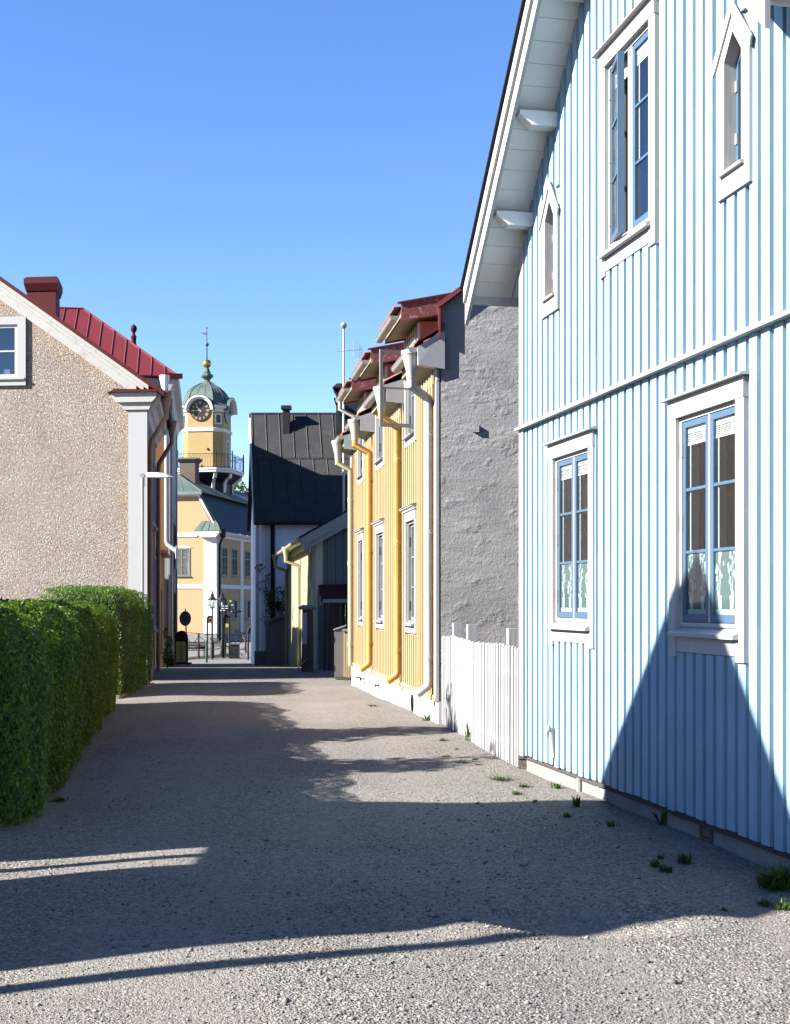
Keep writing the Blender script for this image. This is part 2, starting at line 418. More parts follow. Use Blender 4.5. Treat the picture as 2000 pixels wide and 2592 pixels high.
# ---------------------------------------------------------------- wall tools (local frame: x along the wall, +y towards the street)
def fn(v): return v if callable(v) else (lambda x: v)
def wall_sheet(mb, x0, x1, zb, zt, openings, y=0.0, breaks=(), m=0):
    zb, zt = fn(zb), fn(zt)
    cuts = sorted({x0, x1, *[b for b in breaks if x0 < b < x1], *[c for o in openings for c in o[:2]], *[c for o in openings if len(o) > 4 for c in o[4]]})
    e = 1e-5
    for a, b in zip(cuts, cuts[1:]):
        mid = (a+b)/2
        lo = [(zb(a+e), zb(b-e))]; spans = []
        cur = (zb(a+e), zb(b-e))
        for o in sorted([o for o in openings if o[0] <= mid <= o[1]], key=lambda o: fn(o[2])(mid)):
            l, h = fn(o[2]), fn(o[3])
            spans.append((cur, (l(a+e), l(b-e)))); cur = (h(a+e), h(b-e))
        spans.append((cur, (zt(a+e), zt(b-e))))
        for (p, q) in spans:
            if q[0]-p[0] > 1e-4 or q[1]-p[1] > 1e-4:
                mb.poly([(a, y, p[0]), (b, y, p[1]), (b, y, q[1]), (a, y, q[0])], m)
def battens(mb, x0, x1, period, bw, bt, zb, zt, obst, jit=.004, rnd=random, zj=.008, m=0):
    zb, zt = fn(zb), fn(zt)
    n = round((x1-x0)/period)
    for i in range(n+1):
        c = x0+(x1-x0)*i/n+rnd.uniform(-jit, jit); a, b = c-bw/2, c+bw/2
        if a < x0-.001: a = x0
        if b > x1+.001: b = x1
        t = bt+rnd.uniform(-.002, .003)
        segs = [(zb(c)+rnd.uniform(-zj, zj), None)]
        cur = zb(c)+rnd.uniform(-zj, zj)
        for o in sorted([o for o in obst if b > o[0]+.01 and a < o[1]-.01], key=lambda o: o[2]):
            if o[2] > cur+.01: mb.box(a, b, .001, t, cur, o[2], m)
            cur = max(cur, o[3])
        ta, tb = zt(a), zt(b)
        if min(ta, tb) > cur+.02:
            mb.add([(a,.001,cur),(b,.001,cur),(b,t,cur),(a,t,cur),(a,.001,ta),(b,.001,tb),(b,t,tb),(a,t,ta)],
                   [(0,3,2,1),(4,5,6,7),(0,1,5,4),(1,2,6,5),(2,3,7,6),(3,0,4,7)], m)
def rect(x0, x1, z0, z1): return [(x0,z0),(x1,z0),(x1,z1),(x0,z1)]
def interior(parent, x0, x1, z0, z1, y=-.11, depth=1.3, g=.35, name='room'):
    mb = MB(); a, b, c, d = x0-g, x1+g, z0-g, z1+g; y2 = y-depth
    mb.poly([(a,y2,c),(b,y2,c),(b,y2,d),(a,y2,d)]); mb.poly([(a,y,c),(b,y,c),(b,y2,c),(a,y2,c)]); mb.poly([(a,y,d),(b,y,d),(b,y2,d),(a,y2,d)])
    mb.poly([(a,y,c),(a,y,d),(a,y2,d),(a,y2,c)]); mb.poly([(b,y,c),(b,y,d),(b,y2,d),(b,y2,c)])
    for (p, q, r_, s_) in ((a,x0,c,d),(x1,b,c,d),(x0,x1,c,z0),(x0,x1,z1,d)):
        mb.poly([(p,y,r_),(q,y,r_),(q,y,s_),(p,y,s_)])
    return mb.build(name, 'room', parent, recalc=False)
def sash_mb(x0, x1, z0, z1, y0, y1, st, bars, bw=.02, top=None, vbars=0):
    mb = MB(); mb.ring(rect(x0,x1,z0,z1), rect(x0+st,x1-st,z0+st*1.15,z1-st), 'y', y0, y1)
    for k in range(bars):
        z = z0+st*1.15+(z1-st-z0-st*1.15)*(k+1)/(bars+1); mb.box(x0+st, x1-st, y0+.004, y1-.003, z-bw/2, z+bw/2)
    for k in range(vbars):
        x = x0+(x1-x0)*(k+1)/(vbars+1); mb.box(x-bw/2, x+bw/2, y0+.004, y1-.005, z0+st, z1-st)
    return mb
def pane(parent, x0, x1, z0, z1, y, mat='glass', name='glass'):
    return MB().poly([(x0,y,z0),(x1,y,z0),(x1,y,z1),(x0,y,z1)]).build(name, mat, parent, recalc=False)

# ---------------------------------------------------------------- the light blue wooden house on the right
BH = thing('blue_house', 'light blue board-and-batten gabled house with white trim beside the gravel lane', 'house', (1.22, 12.4, 0), math.atan2(1, -.2148))
XM, XN = -2.64, -5.28                                   # gable axis and near corner
SOF = lambda x: 5.02-.96*(x if x > XM else 2*XM-x)     # underside of the roof boards
wt = lambda x: SOF(x)-.01
PW = [(-.89,), (-4.39,)]                                 # pointed windows
op = [(-1.85,-.97,1.44,2.86), (-4.42,-3.54,1.44,2.86), (-3.075,-2.215,4.37,5.80)]
hw = .135
opp = [(c-hw, c+hw, 4.30, (lambda x, c=c: 5.18-(abs(x-c))*1.2), (c,)) for (c,) in PW]
w = MB(); wall_sheet(w, XN, 0, .2, wt, op+opp, 0, (XM,))
w.poly([(0,0,.2),(0,-7.5,.2),(0,-7.5,4.9),(0,0,4.9)]); w.poly([(XN,0,.2),(XN,-7.5,.2),(XN,-7.5,4.9),(XN,0,4.9)])
w.poly([(0,-7.5,.2),(XN,-7.5,.2),(XN,-7.5,4.9),(XM,-7.5,7.2),(0,-7.5,4.9)])
STR = 3.25
obs = [(a,b,c-.18,d+.13) for a,b,c,d in op]+[(c-hw,c+hw,4.18,5.24) for (c,) in PW]
battens(w, XN+.06, -.13, .150, .101, .026, .165, STR-.02, obs[:2])
battens(w, XN+.06, -.13, .150, .101, .026, STR+.02, wt, obs[2:])
w.build('wall', 'blue', BH, recalc=False)
# near side wall boards that face the camera are out of frame; far corner board and the white string course
MB().box(-.115,.012,.001,.04,.15,STR-.02).build('corner_board', 'white', BH); MB().box(-.115,.012,.001,.04,STR+.02,4.9).build('corner_board', 'white', BH); MB().box(XN-.012,XN+.1,.001,.04,.15,4.9).build('corner_board', 'white', BH)
s_ = MB(); s_.prism([(0,STR-.018),(.082,STR-.020),(.084,STR+.006),(.06,STR+.016),(0,STR+.036)], 'x', XN-.02, .02)
s_.build('string_course', 'white', BH)
pl = MB(); pl.box(XN+.02, -.02, -7.4, -.028, -.3, .19); pl.build('plinth', 'grey_stone', BH)
dk = MB(); dk.box(XN+.02, -.02, -.025, .0, .12, .2); dk.build('sill_beam', 'dark', BH)

def blue_window(x0, x1, z0, z1, open_left=False, tulips=False, bars=2, deep=.05):
    W = MB()
    cw = .11
    W.box(x0-cw, x0, .001, .044, z0-.21, z1); W.box(x1, x1+cw, .001, .044, z0-.21, z1)
    W.box(x0-cw-.004, x1+cw+.004, .001, .050, z1, z1+.125)
    W.prism([(.001,z1+.128),(.095,z1+.128),(.095,z1+.140),(.001,z1+.165)], 'x', x0-cw-.05, x1+cw+.05)
    W.box(x0, x1, .001, .036, z0-.175, z0-.075)                                    # apron
    win = W.build('window', 'white', BH)
    MB().ring(rect(x0,x1,z0,z1), rect(x0+.032,x1-.032,z0+.025,z1-.028), 'y', -.115, .012).build('frame', 'white', win)
    MB().prism([(-.03,z0+.004),(.085,z0-.045),(.085,z0-.07),(-.03,z0-.07)], 'x', x0-.045, x1+.045).build('sill', 'white', win)
    xm = (x0+x1)/2
    MB().box(xm-(.042 if open_left else .013), xm+(.042 if open_left else .013), -.11, .006, z0+.025, z1-.028).build('mullion', 'white', win)
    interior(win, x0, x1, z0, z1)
    for k, (a, b) in enumerate(((x0+.034, xm-(.044 if open_left else .015)), (xm+(.044 if open_left else .015), x1-.034))):
        far = k == 1                                                               # the sash on the far side of the mullion
        Sx = sash_mb(a, b, z0+.03, z1-.032, -.045, .004, .042, bars)
        G = MB().poly([(a+.03,-.007,z0+.06),(b-.03,-.007,z0+.06),(b-.03,-.007,z1-.06),(a+.03,-.007,z1-.06)])
        if open_left and far:
            piv = Vector((b, .004, 0)); rot = Matrix.Rotation(R(-13), 4, 'Z')
            for mm in (Sx, G): mm.v = [piv+rot@(p-piv) for p in mm.v]
        if open_left and far:
            MB().ring(rect(a-.004,b+.004,z0+.028,z1-.03), rect(a+.075,b-.06,z0+.09,z1-.09), 'y', -.10, -.065).build('inner_casement', 'white', win)
        Sx.build('sash', 'sash_blue', win); G.build('glass', 'glass', win, recalc=False)
        # raised blind, its pull cord, hinges
        bl = MB(); bl.box(a+.035, b-.035, -.024, -.016, z1-.115, z1-.06)
        for q in range(5): bl.box(a+.037, b-.037, -.026, -.016, z1-.125-.012*q-.003, z1-.125-.012*q+.003)
        bl.box(a+.037, b-.037, -.026, -.015, z1-.195, z1-.18)
        for q in (.3, .7): bl.box(a+(b-a)*q-.006, a+(b-a)*q+.006, -.027, -.0145, z1-.19, z1-.11)
        bl.build('blind', 'blind', win)
        MB().tube([(b-.075,-.02,z1-.19),(b-.075,-.02,z0+.5)], .0045, 6).build('blind_cord', 'blind', win)
        if far:
            for zz in (z0+.22, (z0+z1)/2, z1-.22):
                MB().box(b-.012, b+.03, -.008, .016, zz-.05, zz+.05).build('hinge', 'galv', win)
        if tulips:
            zt_ = z0+.085+(z1-z0-.15)/3-.012
            MB().poly([(a+.04,-.0115,z0+.08),(b-.04,-.0115,z0+.08),(b-.04,-.0115,zt_),(a+.04,-.0115,zt_)]).build('frosted_film', 'film', win, recalc=False)
            T = MB(); rr = random.Random(int(x0*100)+k)
            T.box(a+.04, b-.04, -.0108, -.0103, z0+.08, z0+.115)
            for px_ in (a+(b-a)*.30, a+(b-a)*.72):
                T.prism([(px_-.022,z0+.115),(px_+.022,z0+.115),(px_+.03,z0+.205),(px_-.03,z0+.205)], 'y', -.0102, -.0092)
                for q in range(17):
                    hz_ = z0+.22+.29*(q/17)**.8; ox = rr.uniform(-1,1)*(.055 if q < 12 else .03)
                    r1 = rr.uniform(.011,.019); bx, bz = min(max(px_+ox, a+.055), b-.055), hz_
                    T.prism([(bx+r1*.8*math.cos(t), bz+r1*1.15*math.sin(t)) for t in [2*math.pi*j/9 for j in range(9)]], 'y', -.0104, -.0090)
                    if q % 3 == 0: T.tube([(px_,-.0098,z0+.2),(px_+ox*.6,-.0098,z0+.2+(hz_-z0-.2)*.6),(bx,-.0098,bz)], .0018, 4)
            T.build('flower_print', 'tulip', win)
    return win
blue_window(-1.85,-.97,1.44,2.86, tulips=True)
blue_window(-4.42,-3.54,1.44,2.86, tulips=True)
blue_window(-3.075,-2.215,4.37,5.80, open_left=True)
for (c,) in PW:
    i5 = [(c-hw+.02,4.31),(c+hw-.02,4.31),(c+hw-.02,5.00),(c,5.15),(c-hw+.02,5.00)]
    o5 = [(c-hw-.085,4.15),(c+hw+.085,4.15),(c+hw+.085,5.06),(c,5.32),(c-hw-.085,5.06)]
    W = MB(); W.ring(o5, i5, 'y', .001, .048)
    hood = [(c-hw-.13,5.01),(c,5.35),(c+hw+.13,5.01),(c+hw+.115,4.955),(c+hw+.085,4.98),(c,5.26),(c-hw-.085,4.98),(c-hw-.115,4.955)]
    for half in (0, 1):
        hp = [hood[0],hood[1],hood[5],hood[6],hood[7]] if half == 0 else [hood[1],hood[2],hood[3],hood[4],hood[5]]
        W.prism(hp, 'y', .0485, .062)
    win = W.build('window', 'white', BH)
    j5 = [(c-hw+.05,4.35),(c+hw-.05,4.35),(c+hw-.05,4.985),(c,5.11),(c-hw+.05,4.985)]
    MB().ring([(c-hw,4.30),(c+hw,4.30),(c+hw,5.015),(c,5.18),(c-hw,5.015)], i5, 'y', -.12, .0).build('frame', 'white', win)
    MB().ring(i5, j5, 'y', -.07, -.035).build('sash', 'sash_blue', win)
    MB().poly([(p[0],-.05,p[1]) for p in j5]).build('glass', 'glass', win, recalc=False)
    MB().prism([(-.06,4.335),(.075,4.300),(.075,4.282),(-.06,4.282)], 'x', c-hw-.02, c+hw+.02).build('sill', 'white', win)
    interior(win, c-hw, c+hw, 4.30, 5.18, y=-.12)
    for zz in (4.52, 4.85): MB().box(c+hw-.045, c+hw-.02, -.036, -.026, zz-.035, zz+.035).build('hinge', 'galv', win)
# roof: boarded underside, bargeboards, purlin ends
OV, XE, XE2 = .41, .46, .13            # the eave at the near corner is cut short
def rp(x, dz): return (x, SOF(x)+dz)
prof = lambda lo, hi: [rp(XE, lo), rp(XM, lo), rp(2*XM-XE, lo), rp(2*XM-XE, hi), rp(XM, hi), rp(XE, hi)]
so_ = MB(); 
def slab(mb, lo, hi, y0, y1, m=0, xe=XE):
    for a, b in ((XM, xe), (2*XM-XE2, XM)):
        mb.prism([rp(a,lo), rp(b,lo), rp(b,hi), rp(a,hi)], 'y', y0, y1, m)
# separate soffit planks with thin joints
L_ = XE-XM; npl = 22
for sgn in (0, 1):
    for i in range(npl):
        if sgn and XM+L_*(i+1)/npl > XE2+.02: continue
        a = XM+L_*i/npl+.003; b = XM+L_*(i+1)/npl-.003
        if sgn: a, b = 2*XM-b, 2*XM-a
        dz = random.uniform(-.002,.002)
        so_.prism([rp(a,dz), rp(b,dz), rp(b,.022), rp(a,.022)], 'y', -.02, OV-.02)
for a in (0.03, .25): so_.prism([rp(a,0), rp(a+.19,0), rp(a+.19,.022), rp(a,.022)], 'y', -7.9, -.03)
so_.build('soffit', 'soffit', BH)
rf = MB(); slab(rf, .024, .13, -7.9, OV-.03); rf.build('roof', 'tile', BH)
for sgn in (0, 1):
    fx = (lambda x: x) if not sgn else (lambda x: 2*XM-x)
    B = MB(); xq = XE2 if sgn else XE
    def bb(lo, hi, y0, y1, x1, m=0):
        p = [(fx(XM), SOF(XM)+lo), (fx(x1), SOF(fx(x1))+lo), (fx(x1), SOF(fx(x1))+hi), (fx(XM), SOF(XM)+hi)]
        B.prism(p, 'y', y0, y1, m)
    bb(-.15, .10, OV-.02, OV+.012, xq+.10)
    bb(.02, .175, OV+.012, OV+.040, xq+.06)
    B.build('bargeboard', 'white', BH)
    B = MB(); bb(.176, .20, -7.9, OV+.07, xq+.08); B.build('verge_flashing', 'black_metal', BH)
    e0, e1 = fx(xq-.02), fx(xq+.02); zz = SOF(xq)
    MB().box(min(e0,e1), max(e0,e1), -7.9, OV-.02, zz-.06, zz+.14).build('eave_fascia', 'white_old', BH)
for x in (-.27, -.97, -1.78, XM, 2*XM+.27, 2*XM+.97, 2*XM+1.78):
    z = min(SOF(x-.07), SOF(x+.07))-.004
    P = MB(); P.loft([[(x-.07,0,z-.125),(x+.07,0,z-.125),(x+.07,0,z),(x-.07,0,z)], [(x-.07,.24,z-.125),(x+.07,.24,z-.125),(x+.07,.24,z),(x-.07,.24,z)],
                      [(x-.06,.36,z-.035),(x+.06,.36,z-.035),(x+.06,.36,z),(x-.06,.36,z)]])
    P.build('purlin', 'soffit', BH)
# eave gutters along both sides, small fittings on the plinth
for xg, ze in ((XE+.07, SOF(XE)), (2*XM-XE2-.07, SOF(XE2))):
    a = [(xg+.065*math.cos(t), ze+.03+.065*math.sin(t)) for t in [math.pi+math.pi*j/8 for j in range(9)]]
    b = [(xg+.058*math.cos(t), ze+.03+.058*math.sin(t)) for t in [2*math.pi-math.pi*j/8 for j in range(9)]]
    MB().prism(a+b, 'y', -7.9, OV-.05).build('gutter', 'white_pipe', BH)
MB().tube([(-.98,.04,.60-.36),(-.98,.055,.47),(-.975,.075,.50),(-.965,.09,.47),(-.962,.092,.42)], .018, 8).build('vent_pipe', 'white_pipe', BH, True)
MB().tube([(-1.5,-.01,-.05),(-1.5,-.01,.13)], .022, 8).build('drain_pipe', 'galv', BH, True)
for x in (-2.0, -3.88):
    V = MB(); V.ring(rect(x-.09,x+.09,.03,.15), rect(x-.07,x+.07,.045,.135), 'y', -.03, -.012)
    for q in range(4): V.box(x-.07, x+.07, -.03, -.016, .05+q*.022, .058+q*.022)
    V.build('vent_grille', 'white_old' if x > -3 else 'brown', BH)

# ---------------------------------------------------------------- white picket fence between the two houses
PA, PB = Vector((1.19, 12.5, 0)), Vector((.60, 17.0, 0))
dF = PB-PA; LF = dF.length
PF = thing('picket_fence', 'white close-set picket fence between the blue house and the yellow house', 'fence', tuple(PA), math.atan2(dF.y, dF.x))
wob = lambda t: .03*math.sin(t/LF*5.6)
n = 58
for i in range(n):
    t = .03+(LF-.06)*i/(n-1); y = wob(t)+random.uniform(-.004,.004); h = 1.17+.012*math.sin(t*2.2)+random.uniform(-.008,.008)
    q = MB(); wd = .040/2; tl = random.uniform(-.006,.006)
    q.loft([[(t-wd,y,.02),(t+wd,y,.02),(t+wd,y+.012,.02),(t-wd,y+.012,.02)],[(t-wd+tl,y,h),(t+wd+tl,y,h),(t+wd+tl,y+.012,h-.008),(t-wd+tl,y+.012,h-.008)]])
    q.build('picket', 'fence_white', PF)
for z in (.22, .92):
    q = MB(); q.loft([[(LF*k/12, wob(LF*k/12)-.04, z-.035),(LF*k/12, wob(LF*k/12)-.003, z-.035),(LF*k/12, wob(LF*k/12)-.003, z+.035),(LF*k/12, wob(LF*k/12)-.04, z+.035)] for k in range(13)])
    q.build('rail', 'fence_white', PF)
for t in (.62, 3.02, 4.05):
    MB().box(t-.05, t+.05, wob(t)-.15, wob(t)-.045, 0, 1.34).build('post', 'fence_white', PF)

# ---------------------------------------------------------------- the yellow wooden house with the grey rendered gable
YH = thing('yellow_house', 'yellow board-and-batten house with grey rendered gable wall and three red-fasciaed dormers', 'house', (.58, 17.1, 0), math.atan2(1, -.145))
LY, ZW, ZE = 10.3, 4.70, 4.93
WX = [(1.78,2.62), (5.15,6.05), (8.05,8.82)]           # sash openings
DX = [(1.55,2.85), (4.95,6.25), (7.85,9.02)]           # dormers
lowop = [(a,b,1.30,2.81) for a,b in WX]; upop = [(a,b,4.09,5.30) for a,b in WX]
zb_ = lambda x: .36
inD = lambda x: any(a <= x <= b for a, b in DX)
w = MB(); zt_ = lambda x: 5.58 if inD(x) else ZW
wall_sheet(w, .03, LY, .33, zt_, lowop+upop, 0, [q for d in DX for q in d])
battens(w, .16, LY-.12,   .20, .060, .042, zb_, zt_, [(a-.0,b+.0,1.12,2.93) for a,b in WX]+[(a,b,3.94,5.36) for a,b in WX])
w.poly([(LY,0,.2),(LY,-8.4,.2),(LY,-8.4,4.7),(LY,0,4.7)])
w.build('wall', 'yellow', YH, recalc=False)
MB().box(.0,.13,.001,.042,.3,4.72).build('corner_board', 'white', YH); MB().box(LY-.11,LY+.01,.001,.042,.3,4.72).build('corner_board', 'white', YH)
pl = MB(); pl.box(.0, LY, -8.3, .012, -.6, .30); pl.build('plinth', 'concrete', YH)
pl = MB()
for a, b in ((.02,2.4),(2.43,5.2),(5.23,LY)): pl.prism([(.012,.30),(.05,.30),(.062,.34),(.05,.372),(.0,.372)], 'x', a, b)
pl.build('drip_board', 'yellow', YH)
for x, z in ((8.75,.12),(8.05,.13),(5.9,.14)):
    q = MB(); q.box(x-.035,x+.035,.012,.022,z-.12,z+.12); q.tube([(x,.02,z),(x,.085,z)], .012, 6); q.tube([(x,.082,z-.03),(x,.082,z+.03)], .012, 6)
    q.build('wall_anchor', 'black_metal', YH)
q = MB(); q.lathe((0,0,0), [(.085,-.0),(.085,.03),(.06,.03),(.06,.0)], 14); q.v = [Vector((2.12+p.x, .013+p.z*.7, .12+p.y*1.5)) for p in q.v]
q.build('plinth_vent', 'black_metal', YH)
def yellow_window(a, b, z0, z1, cap, parent=YH):
    W = MB(); cw = .115
    W.box(a-cw, a, .001, .05, z0-.15, z1); W.box(b, b+cw, .001, .05, z0-.15, z1)
    W.box(a-cw, b+cw, .001, .052, z1, z1+.14); W.box(a, b, .001, .04, z0-.15, z0-.035)
    win = W.build('window', 'white', parent)
    if cap:
        H = MB(); H.prism([(.001,z1+.142),(.075,z1+.142),(.085,z1+.165),(.115,z1+.18),(.115,z1+.195),(.001,z1+.225)], 'x', a-cw-.05, b+cw+.05)
        H.build('cornice', 'white_old', win)
        MB().prism([(.0,z1+.227),(.13,z1+.197),(.13,z1+.206),(.0,z1+.238)], 'x', a-cw-.06, b+cw+.06).build('cap_flashing', 'galv', win)
    MB().prism([(-.02,z0+.02),(.095,z0-.02),(.095,z0-.045),(-.02,z0-.045)], 'x', a-.03, b+.03).build('sill', 'grey_sash', win)
    MB().ring(rect(a,b,z0,z1), rect(a+.05,b-.05,z0+.03,z1-.04), 'y', -.16, .01).build('frame', 'grey_sash', win)
    xm = (a+b)/2
    for p, q in ((a+.052, xm-.004), (xm+.004, b-.052)):
        sash_mb(p, q, z0+.035, z1-.042, -.075, -.03, .04, 2 if z1 < 4 else 1).build('sash', 'grey_sash', win)
        pane(win, p+.035, q-.035, z0+.07, z1-.07, -.055)
    for zz in (z0+.25, z1-.3):
        MB().box(b-.062, b-.03, -.03, -.012, zz-.07, zz+.07).build('hinge', 'black_metal', win)
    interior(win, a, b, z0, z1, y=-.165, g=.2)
    return win
for i, (a, b) in enumerate(WX):
    yellow_window(a, b, 1.30, 2.81, True); wu = yellow_window(a, b, 4.09, 5.30, False)
    if i == 0:                                              # one casement swung wide open over the lane
        S = sash_mb(0, .56, 4.13, 5.24, -.022, .022, .045, 1)
        piv = Vector((a+.03, .0, 0)); rot = Matrix.Rotation(R(97), 4, 'Z')
        S.v = [piv+rot@p for p in S.v]; S.build('open_sash', 'grey_sash', wu)
        G = MB().poly([(.04,0,4.17),(.52,0,4.17),(.52,0,5.2),(.04,0,5.2)]); G.v = [piv+rot@p for p in G.v]; G.build('glass', glass_mat('thin_glass', 1.18, (1,1,1)), wu, recalc=False)
def half_pipe(mb, x0, x1, y, z, r, n=9):
    a = [(y+r*math.cos(t), z+r*math.sin(t)) for t in [math.pi+math.pi*j/(n-1) for j in range(n)]]
    b = [(y+(r-.006)*math.cos(t), z+(r-.006)*math.sin(t)) for t in [2*math.pi-math.pi*j/(n-1) for j in range(n)]]
    mb.prism(a+b, 'x', x0, x1)
    for x in (x0, x1-.004): mb.prism(a, 'x', x, x+.004)
    mb.tube([(x0, y+r, z), (x1, y+r, z)], .008, 6)
    k = max(2, int((x1-x0)/.45))
    for i in range(k):
        x = x0+(x1-x0)*(i+.5)/k
        mb.prism([(y+(r+.004)*math.cos(t), z+(r+.004)*math.sin(t)) for t in [math.pi+math.pi*j/(n-1) for j in range(n)]], 'x', x-.01, x+.01)
OY = .27                                                     # eaves overhang
sl_m = .62                                                   # main roof slope
segs_x = [(-.02,1.50),(2.90,4.90),(6.30,7.80),(9.07,LY+.12)]
for i, (a, b) in enumerate(segs_x):
    E = MB(); E.poly([(a,.0,ZW-.02),(b,.0,ZW-.02),(b,OY,ZW+.07),(a,OY,ZW+.07)]); E.box(a, b, .002, .03, ZW-.19, ZW-.02); E.box(a,b,OY-.02,OY,ZW+.07,ZE-.01)
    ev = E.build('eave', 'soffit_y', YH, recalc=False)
    half_pipe(gm := MB(), a-.02, b+.04, OY+.075, ZE-.0, .072); gm.build('gutter', 'galv', ev)
    if i:
        MB().add([(a-.03,.0,ZW-.06),(a-.004,.0,ZW-.06),(a-.004,OY+.03,ZW-.03),(a-.03,OY+.03,ZW-.03),(a-.03,.0,ZE+.1),(a-.004,.0,ZE+.1),(a-.004,OY+.03,ZE+.0),(a-.03,OY+.03,ZE+.0)],
              [(0,3,2,1),(4,5,6,7),(0,1,5,4),(1,2,6,5),(2,3,7,6),(3,0,4,7)]).build('end_board', 'grey_board', ev)
    else:
        q = MB(); q.poly([(-.085,-.06,ZW-.05),(-.085,OY+.02,ZW+.0),(-.08,OY+.03,ZE+.0),(-.085,.02,ZE+.19),(-.085,-.06,ZE+.2)])
        q.poly([(-.085,-.06,ZW-.05),(-.085,OY+.02,ZW+.0),(.05,OY+.02,ZW+.0),(.05,-.06,ZW-.05)]); q.poly([(-.08,OY+.03,ZE),(-.085,OY+.02,ZW),(.05,OY+.02,ZW),(.05,OY+.03,ZE)])
        q.build('end_flashing', 'flash', ev, recalc=False)
def tiled(mb, x0, x1, pts, w=.21, r=.035):
    """pantiles: a slope from pts[0]=(y,z) at the eave to pts[1]=(y,z), rolls running up the slope"""
    (ya, za), (yb, zb2) = pts; n = max(2, round((x1-x0)/w)); cols = []
    for i in range(n*4+1):
        x = x0+(x1-x0)*i/(n*4); h = (0, .6, 1, .45)[i % 4]*r
        cols.append((x, h))
    rows = max(2, int(math.hypot(yb-ya, zb2-za)/.33)); vs_ = []; fs = []
    for j in range(rows+1):
        for up in ((0, 1) if 0 < j < rows else (0,)):
            t = j/rows
            for (x, h) in cols: vs_.append((x, ya+(yb-ya)*t, za+(zb2-za)*t+h+(-.022 if up == 0 and j > 0 else 0)+.02))
    R_ = len(vs_)//len(cols); k = len(cols)
    for j in range(R_-1):
        for i in range(k-1): fs.append((j*k+i, j*k+i+1, (j+1)*k+i+1, (j+1)*k+i))
    mb.add(vs_, fs)
    for i in range(k-1):                                    # thickness at the eave
        mb.add([vs_[i], vs_[i+1], (vs_[i+1][0], ya, za), (vs_[i][0], ya, za)], [(0,1,2,3)])
rf = MB()
for a, b in segs_x: tiled(rf, a+.02 if a > 0 else .36, b, ((OY+.06, ZE+.03), (-.9, ZE+.03+sl_m*(OY+.96))))
tiled(rf, .36, LY+.15, ((-.9, ZE+.03+sl_m*(OY+.96)), (-4.3, ZE+.03+sl_m*(OY+4.36))))
rf.prism([(-.3,ZE-.25),(-4.3,ZE+.0+sl_m*(OY+4.2)),(-8.4,ZE-.25)], 'x', .36, LY+.1)
tiled(rf, -.02, .36, ((OY+.06, ZE+.03), (-.02, ZE+.03+sl_m*(OY+.08))))
rf.build('roof', 'tile', YH, recalc=False)
MB().prism([(OY+.05,ZE+.05),(-.05,ZE+.05+sl_m*(OY+.1)),(-.05,ZE+.10+sl_m*(OY+.1)),(OY+.02,ZE+.10)], 'x', -.105, .06).build('verge_flashing', 'red_metal', YH)
DZ, DS, DO = 5.66, .23, .30                                  # dormer eave height, slope, overhang
for i, (a, b) in enumerate(DX):
    D = MB()
    D.box(a-.0, a+.05, -2.2, -.002, ZE-.1, 5.62); D.box(b-.05, b, -2.2, -.002, ZE-.1, 5.62)
    dm = D.build('dormer', 'cheek', YH)
    MB().box(a-.004, a+.06, -.003, .036, ZE, 5.6).build('corner_board', 'white', dm); MB().box(b-.06, b+.004, -.003, .036, ZE, 5.6).build('corner_board', 'white', dm)
    xa, xb = a-.16, b+.16
    q = MB(); q.poly([(xa,DO-.02,DZ-.06),(xb,DO-.02,DZ-.06),(xb,-2.3,DZ-.06+DS*2.32),(xa,-2.3,DZ-.06+DS*2.32)])
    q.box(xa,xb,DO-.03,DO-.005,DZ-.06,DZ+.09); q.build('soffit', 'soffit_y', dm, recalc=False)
    q = MB(); tiled(q, xa+.03, xb-.03, ((DO+.10, DZ+.095), (-2.4, DZ+.095+DS*2.5))); q.build('roof', 'tile', dm, recalc=False)
    for x0, x1 in ((xa-.03, xa), (xb, xb+.03)):
        q = MB(); q.prism([(DO+.0,DZ-.085),(DO+.0,DZ+.165),(-2.4,DZ+.165+DS*2.4),(-2.4,DZ-.085+DS*2.4)], 'x', x0, x1)
        q.build('fascia', 'fascia_red', dm)
    for x0 in (xa-.05, xb-.02):
        MB().prism([(DO+.05,DZ+.16),(DO+.05,DZ+.18),(-2.4,DZ+.18+DS*2.45),(-2.4,DZ+.16+DS*2.45)], 'x', x0, x0+.09).build('verge_flashing', 'red_metal', dm)
    half_pipe(gm := MB(), xa+.02, xb+.05, DO+.085, DZ-.005, .068); gm.build('gutter', 'galv', dm)
def funnel_pipe(parent, x, mats, ztop, yg, pipe_mat, zbot, kick=True, x2=None, r=.054, yw=.095, funnel=True):
    x2 = x if x2 is None else x2
    P = MB()
    P.tube([(x,yg,ztop-.24),(x,yg,ztop-.42),(x2,yw,ztop-.56),(x2,yw,zbot+.12)] + ([(x2,yw+.015,zbot+.06),(x2-.02,yw+.16,zbot-.05)] if kick else [(x2,yw,zbot)]), r, 12)
    for z in (zbot+.45, zbot+2.1, zbot+3.4):
        if z < ztop-1: P.tube([(x2,yw,z-.05),(x2,yw,z+.05)], r+.006, 12); P.box(x2-.01,x2+.01,.0,yw,z-.012,z+.012); P.box(x2-.012-r-.012,x2-.012-r+.01,yw-.02,yw+.02,z-.01,z+.01)
    p = P.build('downpipe', pipe_mat, parent, True)
    if funnel:
        F = MB(); F.lathe((x,yg,0), [(.13,ztop+.035),(.128,ztop-.015),(.118,ztop-.02),(.060,ztop-.25),(.060,ztop-.33),(.05,ztop-.33),(.05,ztop-.25),(.108,ztop-.015),(.112,ztop+.035)], 18)
        F.build('hopper', mats, p, True)
    return p
funnel_pipe(YH, .10, 'white_pipe', ZE-.06, OY+.09, 'white_pipe', .42, x2=.27)
